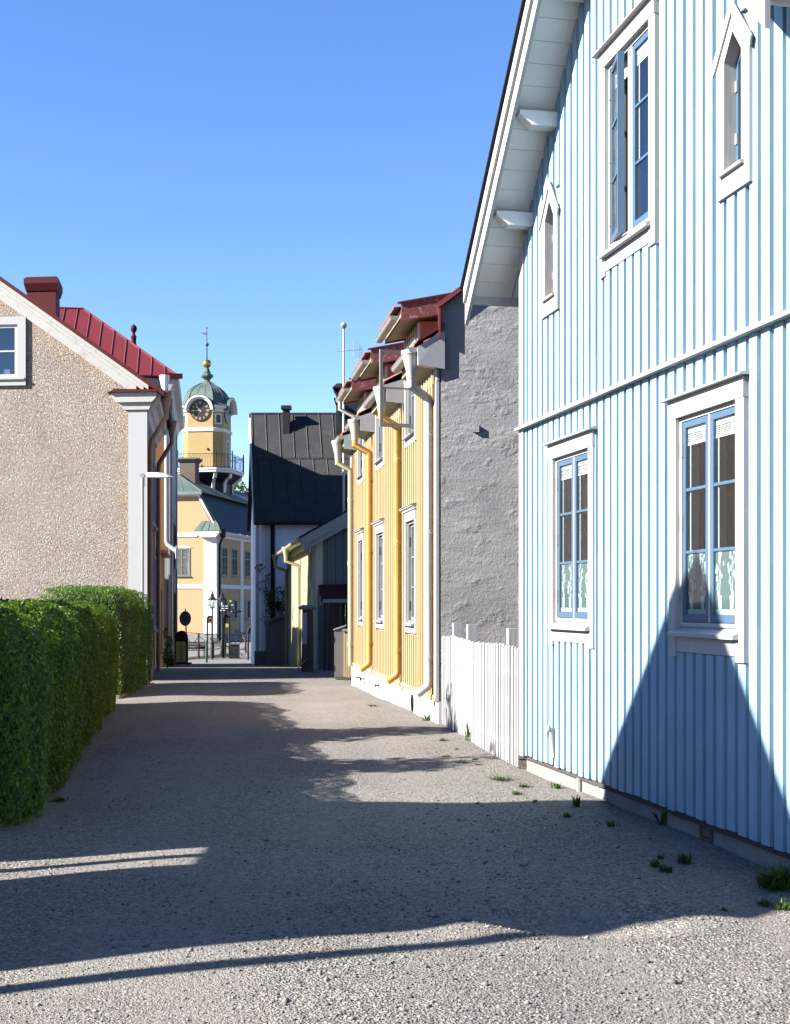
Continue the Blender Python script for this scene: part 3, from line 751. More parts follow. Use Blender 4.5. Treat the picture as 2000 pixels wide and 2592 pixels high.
funnel_pipe(YH, 3.02, 'white_pipe', ZE-.06, OY+.09, 'yellow_pipe', .42, x2=3.1)
funnel_pipe(YH, 6.62, 'white_pipe', ZE-.06, OY+.09, 'yellow_pipe', .42)
funnel_pipe(YH, 9.75, 'white_pipe', ZE-.06, OY+.09, 'cream_pipe', .30, kick=False)
MB().tube([(8.98,DO+.09,DZ-.05),(8.98,DO+.09,DZ-.22),(9.0,-.02,DZ-.42),(9.0,-.06,DZ-.60)], .04, 10).build('downpipe', 'white_pipe', YH, True)
# the grey gable: a rendered fire wall standing proud of the roof, square to the lane
inv = YH.matrix_basis.inverted() if False else (Matrix.Translation(YH.location) @ Matrix.Rotation(YH.rotation_euler[2], 4, 'Z')).inverted()
GD = Vector((1, -.02, 0)).normalized(); GN = Vector((-.02, -1, 0)).normalized(); G0 = Vector((.60, 17.09, 0))
gtr = lambda p: inv @ (G0+GD*p.x+GN*p.y+Vector((0,0,p.z)))
W_ = 8.6; PT = lambda x: 5.46+.745*x if x < W_/2 else 5.46+.745*(W_-x)
w = MB(gtr)
w.prism([(0,-.4),(W_,-.4),(W_,PT(W_)),(W_/2,PT(W_/2)),(0,PT(0))], 'y', -.33, 0.0)
w.build('gable_wall', 'render', YH)
q = MB(gtr); q.prism([(-.03,PT(0)-.02),(W_/2,PT(W_/2)+.005),(W_/2,PT(W_/2)+.04),(-.06,PT(0)+.03)], 'y', -.37, .115); q.prism([(W_/2,PT(W_/2)+.005),(W_+.1,PT(W_)-.05),(W_+.1,PT(W_)),(W_/2,PT(W_/2)+.04)], 'y', -.37, .115)
q.prism([(-.032,5.05),(-.004,5.05),(-.004,5.46),(-.032,5.46)], 'y', -.36, .11)
q.build('gable_capping', 'red_metal', YH)
MB(gtr).box(.42,.5,.0,.045,3.83,3.92).build('wall_block', 'render', YH)
MB(gtr).box(.0,.06,.0,.03,.0,.5).build('base_stone', 'grey_stone', YH)
# aerial on the roof and red brick stack behind
TA = thing('tv_antenna', 'small silver television aerial on the yellow house roof', 'antenna', tuple(at(908, 905, 27.2)))
q = MB(); q.tube([(0,0,-1.2),(0,0,.55)], .016, 6); q.build('mast', 'galv', TA)
q = MB(); q.tube([(-.85,-.25,.20),(.1,.05,.36)], .012, 5)
for k in range(8):
    c0 = Vector((-.85,-.25,.20)).lerp(Vector((.1,.05,.36)), k/8); q.tube([c0+Vector((.03,-.1,-.0)), c0+Vector((-.03,.1,0))], .007, 4)
q.build('boom', 'galv', TA)
for z0_, zs in ((.36,1),(.36,-1)):
    q = MB()
    for k in range(4): q.tube([(-.2,0,.36+zs*(.06+.09*k)),(.14,.04,.36+zs*(.06+.09*k))], .007, 4)
    q.tube([(-.2,0,.36),(-.2,0,.36+zs*.33)], .007, 4); q.tube([(.14,.04,.36),(.14,.04,.36+zs*.33)], .007, 4)
    q.build('reflector', 'galv', TA)

TA.scale = (.5, .5, .5)

# ---------------------------------------------------------------- pink pebbledashed house on the left
PH = thing('pink_house', 'pink pebbledashed house with white verge and a white corner pilaster behind the hedge', 'house', (-5.54, 29.0, 0))
GA, SA = Vector((1, -.10, 0)).normalized(), Vector((-.145, 1, 0)).normalized()
ptr = lambda p: GA*p.x+SA*p.y+Vector((0,0,p.z))            # x along the gable (left is negative), y down the lane
PW_, PL_, PE = 11.0, 5.6, 6.30; PS = .705
prz = lambda x: PE+PS*min(-x, PW_+x)
w = MB(ptr)
wx0, wx1, wz0, wz1 = -3.95, -2.95, 6.66, 7.84
wall_sheet(w, -PW_, 0, -.6, prz, [(wx0,wx1,wz0,wz1),(-8.05,-7.05,wz0,wz1),(-8.05,-7.05,2.2,3.8)], 0, (-PW_/2,))
w.poly([(0,0,-.6),(0,PL_,-.6),(0,PL_,PE),(0,0,PE)], 1); w.poly([(-PW_,0,-.6),(-PW_,PL_,-.6),(-PW_,PL_,PE),(-PW_,0,PE)], 1)
w.poly([(-PW_,PL_,-.6),(0,PL_,-.6),(0,PL_,PE),(-PW_/2,PL_,PE+PS*PW_/2),(-PW_,PL_,PE)], 1)
w.build('wall', ['pebble','pink_street'], PH, recalc=False)
for (a, b, c, d) in ((wx0,wx1,wz0,wz1),(-8.05,-7.05,wz0,wz1),(-8.05,-7.05,2.2,3.8)):
    W = MB(ptr); W.ring(rect(a-.19,b+.19,c-.19,d+.17), rect(a,b,c,d), 'y', -.06, .0); W.box(a-.16,b+.16,-.10,-.055,c-.06,c-.02); win = W.build('window', 'pilaster_white', PH)
    W = MB(ptr); W.ring(rect(a,b,c,d), rect(a+.07,b-.07,c+.07,d-.07), 'y', -.02, .06); xm = (a+b)/2; W.box(xm-.03,xm+.03,-.01,.04,c+.07,d-.07); W.box(a+.07,b-.07,-.005,.04,(c+d)/2-.018,(c+d)/2+.018); W.build('sash', 'white', win)
    MB(ptr).poly([(a,.03,c),(b,.03,c),(b,.03,d),(a,.03,d)]).build('glass', 'glass', win, recalc=False)
    W = MB(ptr); W.poly([(a-.3,.6,c-.3),(b+.3,.6,c-.3),(b+.3,.6,d+.3),(a-.3,.6,d+.3)])
    for (p, q_, r_, s_) in ((a-.3,a,c-.3,d+.3),(b,b+.3,c-.3,d+.3)): W.poly([(p,.07,r_),(q_,.07,r_),(q_,.07,s_),(p,.07,s_)])
    W.poly([(a-.3,.07,d+.3),(b+.3,.07,d+.3),(b+.3,.6,d+.3),(a-.3,.6,d+.3)]); W.poly([(b+.3,.07,c-.3),(b+.3,.6,c-.3),(b+.3,.6,d+.3),(b+.3,.07,d+.3)])
    W.build('room', 'room', win, recalc=False)
    if c > 5: MB(ptr).box(b-.34,b-.2,.10,.14,c+.02,c+.2).build('window_card', 'plate', win)
# moulded verge boards, roof, cornice return, corner pilaster
OVX = .30
for s in (1, -1):
    f = (lambda x: x) if s == 1 else (lambda x: -PW_-x)
    V = MB(ptr)
    def vb(lo, hi, y0, y1, xe, m=0):
        V.prism([(f(-PW_/2), PE+PS*PW_/2+lo), (f(xe), PE-PS*xe+lo), (f(xe), PE-PS*xe+hi), (f(-PW_/2), PE+PS*PW_/2+hi)], 'y', y0, y1, m)
    vb(-.26, .14, -.05, .0, -.22); vb(-.04, .14, -.10, -.05, -.05); vb(.05, .145, -.17, -.10, .06)
    V.build('verge_board', 'verge_white', PH)
    V = MB(ptr); vb(.146, .24, -.23, PL_+.1, OVX+.12); V.build('roof', 'dark_red', PH)
C_ = MB(ptr)
C_.prism([(-.66,PE-.26),(.14,PE-.26),(.24,PE-.15),(.26,PE-.05),(-.80,PE-.05),(-.77,PE-.15)], 'y', -.16, .0)
C_.prism([(-.48,PE-.42),(.07,PE-.42),(.14,PE-.261),(-.66,PE-.261)], 'y', -.10, .0)
C_.build('cornice_return', 'verge_white', PH)
MB(ptr).prism([(-.86,PE-.048),(.31,PE-.048),(.28,PE+.0),(-.7,PE+.03)], 'y', -.23, .0).build('return_flashing', 'dark_red', PH)
P_ = MB(ptr); P_.box(-.40, .03, -.06, .0, -.5, PE-.421); P_.box(.0, .035, .001, .38, -.5, PE-.62); P_.build('pilaster', 'pilaster_white', PH)
K = MB(ptr)                                                  # coved street cornice
K.prism([(.0,PE-.62),(.05,PE-.60),(.10,PE-.46),(.14,PE-.44),(.22,PE-.30),(.30,PE-.26),(.34,PE-.10),(.34,PE-.02),(.0,PE-.02)], 'y', .0, PL_)
K.build('cornice', 'white_old', PH)
gm = MB(ptr)
a_ = [(.43+.07*math.cos(t), PE-.03+.07*math.sin(t)) for t in [math.pi+math.pi*j/8 for j in range(9)]]
gm.prism(a_, 'y', -.1, PL_); gm.build('gutter', 'brown', PH)
for yy in (1.9, 4.2):
    for (c, d) in ((1.0, 2.7), (3.6, 5.1)):
        W = MB(ptr); W.ring([(yy-.55,c-.1),(yy+.55,c-.1),(yy+.55,d+.1),(yy-.55,d+.1)], [(yy-.42,c),(yy+.42,c),(yy+.42,d),(yy-.42,d)], 'x', .0, .05); W.box(.0,.10,yy-.6,yy+.6,c-.16,c-.1)
        W.box(.0,.03,yy-.04,yy+.04,c,d); W.box(.002,.012,yy-.42,yy+.42,c,d); W.build('window', 'blue_grey', PH)
def left_pipe(x0, y0, zt, zb, mat, parent, tr, x1=.09, r=.055, hop=True):
    P = MB(tr); P.tube([(x0,y0,zt-.3),(x0,y0,zt-.52),(x1+.02,y0+.05,zt-1.05),(x1,y0+.05,zt-1.25),(x1,y0+.05,zb)], r, 10)
    for z in (zb+.5, zb+2.6): P.tube([(x1,y0+.05,z-.05),(x1,y0+.05,z+.05)], r+.006, 10)
    p = P.build('downpipe', mat, parent, True)
    if hop:
        F = MB(tr); F.lathe((x0,y0,0), [(.15,zt+.05),(.14,zt),(.06,zt-.36),(.055,zt-.45),(.05,zt-.45),(.13,zt+.05)], 14); F.build('hopper', mat, p, True)
left_pipe(.45, .28, PE-.02, -.3, 'pink_pipe', PH, ptr)
left_pipe(.45, PL_-.5, PE-.02, -.3, 'pink_pipe', PH, ptr, r=.06)
F = MB(ptr); F.lathe((.42,.0,0), [(.12,PE+.34),(.115,PE+.28),(.055,PE+.05),(.05,PE-.1),(.045,PE-.1),(.11,PE+.34)], 14); F.build('hopper', 'plate', PH, True)
# chimney of red sheet metal
q = MB(ptr); cx0, cx1 = -3.22, -2.47
q.box(cx0, cx1, 3.4, 4.3, 7.6, 9.5); q.box(cx0-.04, cx1+.05, 3.36, 4.34, 8.02, 8.32)
q.loft([[(cx0-.02,3.38,9.40),(cx1+.02,3.38,9.40),(cx1+.02,4.32,9.40),(cx0-.02,4.32,9.40)],[(cx0-.07,3.31,9.58),(cx1+.07,3.31,9.58),(cx1+.07,4.39,9.58),(cx0-.07,4.39,9.58)],[(cx0-.07,3.31,9.71),(cx1+.07,3.31,9.71),(cx1+.07,4.39,9.71),(cx0-.07,4.39,9.71)]])
q.box(cx0-.03, cx1+.03, 3.4, 4.3, 9.711, 9.76)
q.build('chimney', 'dark_red', PH)

# two street lamps bracketed on the left-hand walls
def wall_lamp(name, label, loc, s=1.0, drop=3.0, droplen=1.0):
    T = thing(name, label, 'street lamp', loc, 0, 'lamps bracketed to the walls of the lane')
    H = MB()
    H.loft([[(.10,-.07,-.03),(.10,.07,-.03),(.10,.06,.045),(.10,-.06,.045)],[(.13,-.12,-.045),(.13,.12,-.045),(.15,.09,.075),(.15,-.09,.075)],[(.45,-.13,-.05),(.45,.13,-.05),(.40,.09,.075),(.40,-.09,.075)],[(.66,-.10,-.045),(.66,.10,-.045),(.62,.07,.03),(.62,-.07,.03)],[(.78,-.03,-.035),(.78,.03,-.035),(.76,.02,-.02),(.76,-.02,-.02)]])
    for k in range(6): H.box(.43+.028*k, .435+.028*k, -.06, .06, .03, .085-.006*k)
    H.v = [Vector((p.x*s, p.y*s, p.z*s)) for p in H.v]; H.build('lamp_head', 'lamp_white', T)
    A = MB(); A.tube([(0,-.05*s,0),(0,.05*s,0)], .06*s, 12); A.tube([(0,0,0),(.14*s,0,0)], .035*s, 8); A.tube([(0,0,-.05*s),(0,0,-.28*s)], .052*s, 10); A.build('bracket', 'galv', T)
    A = MB(); A.tube([(0,0,-.28*s),(0,0,-drop)], .038*s, 10); A.build('pole', 'galv', T)
    return T
wall_lamp('wall_street_lamp', 'white flat street lamp on a zinc pole at the pink house corner pilaster', tuple(at(361, 1204, 28.75)), .88, 4.6)
wall_lamp('wall_street_lamp', 'smaller white flat street lamp farther down the lane against the apricot town hall', tuple(at(446, 1385, 44.5)), .80, .75)

# ---------------------------------------------------------------- taller hipped red-roofed house beyond it
HH = thing('hipped_house', 'tall plastered house with hipped red sheet metal roof behind the pink house', 'house', (-7.86, 45.2, -.6), math.atan2(1, -.145))
# local x down the lane, local y to the left (away from the lane)
HE, HL, HW = 10.0, 12.0, 6.4
w = MB(); w.box(.05, HL, .0, 14.6, -.8, HE-.02); w.build('wall', 'blue_grey', HH)
w = MB(); w.box(.0, .048, .02, HW, 4.0, HE-.3); w.build('gable_plaster', 'ochre', HH)
P_ = MB(); P_.box(-.02, .62, -.06, -.002, -.8, HE-.35); P_.box(HL-.6, HL, -.06, -.002, -1, HE-.35); P_.box(5.0,5.5,-.05,-.002,-1,HE-.35); P_.build('pilaster', 'blue_grey', HH)
K = MB(); K.prism([(.0,HE-.55),(-.06,HE-.5),(-.15,HE-.3),(-.34,HE-.16),(-.38,HE-.02),(.0,HE-.02)], 'x', -.28, HL+.2); K.build('cornice', 'white_old', HH)
e = .36; rx = HW/2; HWl = 15.0; RX, RZ = 3.7, HE+3.1
R_ = MB(); A0, A1, A2, A3 = (-e,-e,HE), (HL+e,-e,HE), (HL+e,HWl,HE), (-e,HWl,HE); R0, R1 = (RX,rx,RZ), (RX,HWl,RZ)
R_.poly([A0,R0,R1,A3]); R_.poly([A0,A1,R0]); R_.poly([A1,A2,R1,R0]); R_.poly([A0,A3,A2,A1])
for k in range(1, 32):                                       # standing seams on the slope that faces the camera
    y = -e+.47*k; t = min(1, (y+e)/(rx+e)); top = (-e+(RX+e)*t, y, HE+3.1*t)
    R_.tube([(-e,y,HE+.02),(top[0],top[1],top[2]+.02)], .022, 4)
R_.tube([A0,R0], .035, 5); R_.tube([R0,R1], .05, 5)
R_.build('roof', 'red_metal', HH)
MB().box(-.52, -.38, -.50, .1, HE-.10, HE+.06).build('gutter', 'dark_red', HH)
q = MB(); q.lathe((6.0,1.5,HE+1.75), [(.42,0),(.40,.05),(.10,.55),(.10,.78),(.12,.82),(.07,.90),(.05,.98),(.11,1.06),(.13,1.15),(.10,1.25),(.02,1.31)], 12); q.build('finial', 'dark_red', HH, True)
MB().tube([(.8,-.10,HE-.6),(.8,-.10,-.5)], .055, 10).build('downpipe', 'galv', HH, True)
for xx in (2.0, 3.9, 7.0, 9.2):
    for (c, d) in ((.7, 2.5), (3.7, 5.3)):
        W = MB(); W.ring([(xx-.6,c-.1),(xx+.6,c-.1),(xx+.6,d+.1),(xx-.6,d+.1)], [(xx-.5,c),(xx+.5,c),(xx+.5,d),(xx-.5,d)], 'y', -.04, -.001); W.box(xx-.03,xx+.03,-.03,-.001,c,d); W.box(xx-.5,xx+.5,-.012,-.001,c,d); W.build('window', 'brown', HH)
# white downpipe that swings out to the second lamp
q = MB(); q.tube([at(422,1085,44.8), at(422,1368,44.8), at(425,1378,44.8), at(445,1394,44.7)], [.085,.085,.085,.08], 10); q.v = [p-Vector((-7.86,45.2,-.6)) for p in q.v]
rot_ = Matrix.Rotation(-HH.rotation_euler[2], 4, 'Z'); q.v = [rot_@p for p in q.v]; q.build('downpipe', 'white_pipe', HH, True)
# low ochre shop front with a red roof in front of it
OS = thing('ochre_lean_to', 'low ochre lean-to with red sheet roof between the pink and the hipped house', 'lean-to', (-7.35, 40.2, -.4), math.atan2(1, -.145))
MB().box(0, 4.6, -.10, 3.0, -.8, 3.5).build('wall', 'ochre', OS)
q = MB(); q.prism([(3.0,4.3),(-.30,3.6),(-.30,3.52),(3.0,3.52)], 'x', -.15, 4.7); q.build('roof', 'red_metal', OS)
MB().box(.6, 1.5, -.122, -.1005, .4, 2.4).build('window', 'brown', OS)

# ---------------------------------------------------------------- hedges
def hedge(name, label, A, B, wbot, wtop, h, dens, seed, leaf=(.030,.052), side=-1):
    """clipped hedge whose lane face stands on the line A-B; leaves sit in a shell over a dark twiggy body"""
    r_ = np.random.default_rng(seed)
    A, B = Vector((*A, 0)), Vector((*B, 0)); d = (B-A); L = d.length; d.normalize(); out = Vector((d.y, -d.x, 0))   # out points to the lane
    def surf(s, th, dep):
        # th 0..1 runs from the lane foot over the top to the garden foot; s 0..L along; rounded ends
        endf = 1.0
        e_ = np.minimum(s, L-s); k = np.clip(e_/.6, 0, 1); endk = np.sqrt(np.clip(1-(1-k)**2, 0, 1))
        a = th*math.pi
        ex = .42
        cx = np.sign(np.cos(a))*np.abs(np.cos(a))**ex; cz = np.abs(np.sin(a))**ex
        bul = 1+.05*np.sin(s*1.7+seed)+.04*np.sin(s*3.9+2*seed)
        hw_ = (wbot+(wtop-wbot)*np.clip(cz,0,1))/2*(.12+.88*endk)*bul
        x = cx*(hw_-dep); z = (h*(.90+.10*endk)*(1+.018*np.sin(s*2.3+seed)+.012*np.sin(s*5.1)))*cz-dep*(cz > .5)
        ctr = -wbot/2
        return ctr+x, np.maximum(z, .03)
    tt = np.linspace(0, math.pi, 6000); ccx = np.sign(np.cos(tt))*np.abs(np.cos(tt))**.42*wtop/2; ccz = np.abs(np.sin(tt))**.42*h
    arc = np.concatenate([[0], np.cumsum(np.hypot(np.diff(ccx), np.diff(ccz)))]); arc /= arc[-1]; even = lambda q: np.interp(q, arc, tt)/math.pi
    # body
    nu, nv = int(L/.22)+2, 26; vv = []; ff = []
    for i in range(nu):
        for j in range(nv):
            s = L*i/(nu-1); x, z = surf(np.array([min(max(s,.02),L-.02)]), even(np.array([j/(nv-1)])), .09+.03*math.sin(i*2.1+j*1.7))
            p = A+d*s+out*float(x[0]); vv.append((p.x, p.y, gz(p.x, p.y)+float(z[0])))
    for i in range(nu-1):
        for j in range(nv-1): ff.append((i*nv+j, i*nv+j+1, (i+1)*nv+j+1, (i+1)*nv+j))
    ff += [tuple(range(nv)), tuple(range((nu-1)*nv, nu*nv))]
    per = 2*h+wtop; n = int(L*per*dens)
    s = r_.uniform(0, L, n); th = even(np.where(r_.uniform(0,1,n) < .72, r_.uniform(0, .62, n), r_.uniform(0, 1, n)))
    cl = np.sin(s*6.1+th*17+seed)*np.sin(s*2.7-th*29)
    dep = r_.exponential(.035, n)-.035+.028*cl
    x, z = surf(np.clip(s,.01,L-.01), th, dep); s2 = s+r_.normal(0,.03,n)
    nc = int(wtop*h*dens*1.5); i0 = n-nc                      # the two end faces get leaves of their own
    side_ = np.where(r_.uniform(0,1,nc) < .7, 0, 1); s2[i0:] = np.where(side_ == 0, r_.uniform(-.03,.16,nc), L-r_.uniform(-.03,.16,nc)); s[i0:] = np.where(side_ == 0, .0, L)
    q1, q2 = r_.uniform(-1,1,nc), r_.uniform(0,1,nc); x[i0:] = -wbot/2+q1*wbot*.5*(1-.25*q2**6); z[i0:] = .03+q2*h*.93; th[i0:] = .5*(1+.0*q2)
    px = A.x+d.x*s2+out.x*x; py = A.y+d.y*s2+out.y*x; pz = np.array([gz0(t) for t in py])+z
    a = th*math.pi; capm = np.zeros(n); capm[i0:] = 1; no = np.stack([out.x*np.cos(a), out.y*np.cos(a), np.sin(a)], 1)
    ef = np.clip(1-s/.8, 0, 1); no -= np.outer(ef, [d.x, d.y, 0])*1.2; ef = np.clip(1-(L-s)/.8, 0, 1); no += np.outer(ef, [d.x, d.y, 0])*1.2
    no[:,2] *= 1-capm*.9
    no += r_.normal(0, .55, (n,3)); no /= np.linalg.norm(no, axis=1)[:,None]
    up = np.tile([0,0,1.0], (n,1))+r_.normal(0,.6,(n,3)); ax = up-no*np.sum(up*no,1)[:,None]; ax /= np.linalg.norm(ax,axis=1)[:,None]
    sd = np.cross(no, ax)
    ln = r_.uniform(leaf[0], leaf[1], n)[:,None]*(.8+.4*(np.clip(1-np.array(py)/30,0,1)[:,None])*0+.2); wd = ln*r_.uniform(.20,.30,n)[:,None]
    P = np.stack([px,py,pz],1)
    v0 = P-ax*ln*.5; v1 = P+sd*wd+no*ln*.06; v2 = P+ax*ln*.55-no*ln*.08; v3 = P-sd*wd+no*ln*.06
    LV = np.stack([v0,v1,v2,v3],1).reshape(-1,3)
    nb = len(vv); allv = np.concatenate([np.array(vv), LV])
    me = bpy.data.meshes.new(name); faces = ff+[(nb+4*i,nb+4*i+1,nb+4*i+2,nb+4*i+3) for i in range(n)]
    me.from_pydata(allv.tolist(), [], faces); me.materials.append(M['hedge_core']); me.materials.append(M['hedge_leaf'])
    mi = np.ones(len(faces), dtype=np.int32); mi[:len(ff)] = 0; me.polygons.foreach_set('material_index', mi)
    at_ = me.attributes.new('rnd', 'FLOAT', 'FACE'); at_.data.foreach_set('value', np.concatenate([np.zeros(len(ff)), np.clip(r_.normal(.45,.22,n)+.25*cl,0,1)]).astype(np.float32))
    o = bpy.data.objects.new(name, me); C.objects.link(o); return tag(o, label, 'hedge', 'clipped hedges along the lane')
hedge('hedge', 'long clipped green hedge nearest the camera at the left edge', (-2.58,9.2), (-4.58,21.3), 1.25, 1.45, 1.545, 1900, 3)
hedge('hedge', 'short rounded hedge at the end of the row before the pink house', (-4.80,22.9), (-5.15,27.6), 1.6, 1.9, 1.92, 1250, 5)
# low stone kerbs at the hedge foot and the end block
for a, b, lab in (((-2.80,9.9),(-4.72,21.4),'low sandstone kerb along the foot of the long hedge'), ((-4.86,22.8),(-5.12,27.6),'short stone kerb under the far rounded hedge')):
    d = Vector((b[0]-a[0], b[1]-a[1])); L = d.length; K = MB(); x = 0
    while x < L-.2:
        l = random.uniform(.7,1.2); K.box(x+.006, min(L,x+l)-.006, -.02+random.uniform(-.01,.01), .16, -.1, .05+random.uniform(-.012,.012)); x += l
    o = K.build('kerb_stones', 'stone_tan'); o.location = (a[0], a[1], gz(a[0]+.2,a[1])-.01); o.rotation_euler = (0,0,math.atan2(d.y,d.x)); tag(o, lab, 'kerb', 'stone kerbs below the hedges')
    o.rotation_euler = (0, -math.atan2(gz0(b[1])-gz0(a[1]), L), math.atan2(d.y,d.x))
B_ = MB(); B_.loft([[(-.22,-.2,-.1),(.17,-.2,-.1),(.17,.2,-.1),(-.22,.2,-.1)],[(-.2,-.17,.20),(.13,-.17,.17),(.13,.17,.17),(-.2,.17,.20)]])
o = B_.build('stone_block', 'grey_stone'); o.location = (-3.00, 9.55, 0); tag(o, 'grey stone block at the near end of the long hedge', 'stone')

# ---------------------------------------------------------------- houses to the left out of frame, whose shadows cross the lane
AX = thing('gabled_outbuilding', 'narrow tall gabled building out of view beside the lane, slit and left open at the back to pass streaks of sun', 'outbuilding', (-5.0, 0, 0))
gt = lambda y: 4.93+(y-5.40)*1.027 if y < 6.5 else 6.06-(y-6.5)*1.135
q = MB(lambda p: Vector((p.y, p.x, p.z)))
wall_sheet(q, 4.68, 8.05, -.2, gt, [(6.68,6.90,.8,2.28),(7.02,7.24,.8,2.28)], 0, (6.5,)); q.build('gable_wall', 'ochre', AX, recalc=False)  # two slits and no back wall, shaped to let sun streaks reach the lane
MB().box(-3, -.01, 4.68, 4.83, -.2, 4.15).build('side_wall', 'ochre', AX); MB().box(-3, -.01, 7.90, 8.05, -.2, 4.2).build('side_wall', 'ochre', AX)
q = MB(); q.prism([(4.50,4.01),(6.50,6.07),(8.20,4.14),(8.22,4.18),(6.50,6.12),(4.48,4.05)], 'x', -3.1, .06); q.build('roof', 'tile', AX)
o = MB().tube([(0,0,-.3),(0,0,3.75)], [.075,.06], 10).build('wooden_pole', 'brown', None, True); o.location = (-5.2, 4.30, 0); tag(o, 'wooden pole standing left of the lane by the camera', 'pole')

# ---------------------------------------------------------------- small cream house with its gable to the camera
CH = thing('cream_house', 'small cream boarded house with dark gable and orange tile eave beyond the yellow house', 'house', (-2.17, 36.0, -.25), math.atan2(1, -.143))
LC, CE = 13.2, 3.75                                          # length, eave height over its own floor
CS = .56
w = MB(); w.box(.0, LC, -6.5, .0, -.6, CE); w.build('wall', 'cream', CH)
battens(b_ := MB(), .1, LC, .22, .05, .02, lambda x: -.25-.025*x, CE-.05, [(1.3,1.8,-.3,3.6)]); b_.build('boarding', 'cream', CH)
G_ = MB(); G_.prism([(-.02,-.4),(-6.5,-.4),(-6.5,CE),(-3.25,CE+CS*3.25),(-.02,CE)], 'x', -.03, -.001)
for k in range(28):
    y = -.35-.22*k
    if y > -6.4: G_.box(-.052, -.03, y-.03, y+.03, -.4, CE+CS*min(-y, 6.5+y)-.03)
G_.build('gable_boarding', 'dark_board', CH)
MB().box(-.06, .0, -.17, .022, -.4, CE-.1).build('corner_board', 'cream', CH)
R_ = MB(); tiled(R_, -.3, LC+.2, ((.42, CE-.12), (-3.25, CE+.12+CS*3.25)), .23, .05)
R_.poly([(-.3,-3.25,CE+.1+CS*3.25),(LC+.2,-3.25,CE+.1+CS*3.25),(LC+.2,-6.9,CE-.1),(-.3,-6.9,CE-.1)]); R_.build('roof', 'tile', CH, recalc=False)
V = MB()
for k, (lo, hi, x0, x1, yo) in enumerate(((-.20,.06,-.34,-.305,.46), (-.36,-.16,-.305,-.275,.36))):
    V.prism([(yo,CE-.10-CS*(yo-.1)+lo+.1),(-3.25,CE+CS*3.25+lo+.1),(-3.25,CE+CS*3.25+hi+.1),(yo,CE-.10-CS*(yo-.1)+hi+.1)], 'x', x0, x1)
    V.prism([(-6.9,CE-.2+lo+.1),(-3.25,CE+CS*3.25+lo+.1),(-3.25,CE+CS*3.25+hi+.1),(-6.9,CE-.2+hi+.1)], 'x', x0, x1)
V.build('bargeboard', 'grey_board', CH)
V = MB(); V.prism([(.50,CE-.14),(-3.25,CE+.17+CS*3.25),(-3.25,CE+.20+CS*3.25),(.50,CE-.10)], 'x', -.38, -.26); V.build('verge_flashing', 'black_metal', CH)
V = MB(); V.poly([(-.3,.0,CE-.05),(LC,.0,CE-.05),(LC,.42,CE-.2),(-.3,.42,CE-.2)]); V.box(-.3, LC, .0, .05, CE-.3, CE-.02); V.build('soffit', 'cream', CH, recalc=False)
half_pipe(gm := MB(), -.1, LC+.1, .48, CE-.14, .075); gm.build('gutter', 'cream_pipe', CH)
for x in (5.9, 12.6): funnel_pipe(CH, x, 'cream_pipe', CE-.16, .5, 'cream_pipe', -.3-.03*x, r=.055)
for x, z0, z1 in ((1.35, 2.4, 3.3), (1.35, .9, 1.6)):
    W = MB(); W.ring([(x-.1,z0-.12),(x+.45,z0-.12),(x+.45,z1+.12),(x-.1,z1+.12)], rect(x,x+.35,z0,z1), 'y', .001, .05); win = W.build('window', 'white', CH)
    MB().box(x, x+.35, .002, .02, z0, z1).build('shutter', 'red_metal', win)
MB().box(-.07,-.03,-1.62,-1.50,2.55,2.68).build('wall_lamp', 'plate', CH)

# passage between the yellow and the cream house: porch, gate pillar, cabinet, bin shelter
PO = thing('porch', 'dark porch with maroon sheet roof in the shade between the yellow and cream houses', 'porch', (0,0,0))
q = MB(); a, b, c_2, d = at(806,1480,35.2), at(882,1478,35.2), at(812,1512,34.2), at(884,1510,34.2)
q.poly([a,b,d,c_2]); q.poly([a+Vector((0,0,-.04)),b+Vector((0,0,-.04)),d+Vector((0,0,-.04)),c_2+Vector((0,0,-.04))]); q.poly([c_2,d,d+Vector((0,0,-.05)),c_2+Vector((0,0,-.05))]); q.build('roof', 'dark_red', PO, recalc=False)
q = MB(); q.box(c_2.x, d.x+.2, 34.2, 34.26, c_2.z-.14, c_2.z-.045); q.box(c_2.x-.03,c_2.x+.04,34.2,35.2,c_2.z-.2,c_2.z+.02); q.build('fascia', 'grey_board', PO)
q = MB()
for u in (822, 833, 846, 862): p = at(u,1600,34.4); q.box(p.x-.035,p.x+.035,34.3,34.4,-.25,c_2.z-.1)
q.build('post', 'brown', PO)
q = MB(); q.box(at(805,0,35.6).x, at(900,0,35.6).x, 35.5, 35.6, -.3, 2.0); q.build('wall', 'dark_board', PO)
p0, p1 = at(852,0,35.4), at(880,0,35.4); q = MB(); q.ring(rect(p0.x,p1.x,.75,1.62), rect(p0.x+.06,p1.x-.06,.82,1.55), 'y', 35.42, 35.49); q.box((p0.x+p1.x)/2-.015,(p0.x+p1.x)/2+.015,35.44,35.48,.82,1.55); wn_ = q.build('window', 'brown', PO)
MB().poly([(p0.x,35.47,.75),(p1.x,35.47,.75),(p1.x,35.47,1.62),(p0.x,35.47,1.62)]).build('glass', 'glass', wn_, recalc=False)
GPp = at(778, 1690, 33.6); zg = gz0(33.6)
GT = thing('gate_pillar', 'dark weathered gate pillar with a slab cap before the cream house', 'gate pillar', (GPp.x, 33.6, zg))
q = MB(); q.loft([[(-.15,-.14,-.1),(.16,-.14,-.1),(.16,.16,-.1),(-.15,.16,-.1)],[(-.12,-.14,1.6),(.14,-.14,1.6),(.14,.16,1.6),(-.12,.16,1.6)]]); q.box(-.125,.0,-.16,-.141,.75,1.5); q.build('shaft', 'brown', GT)
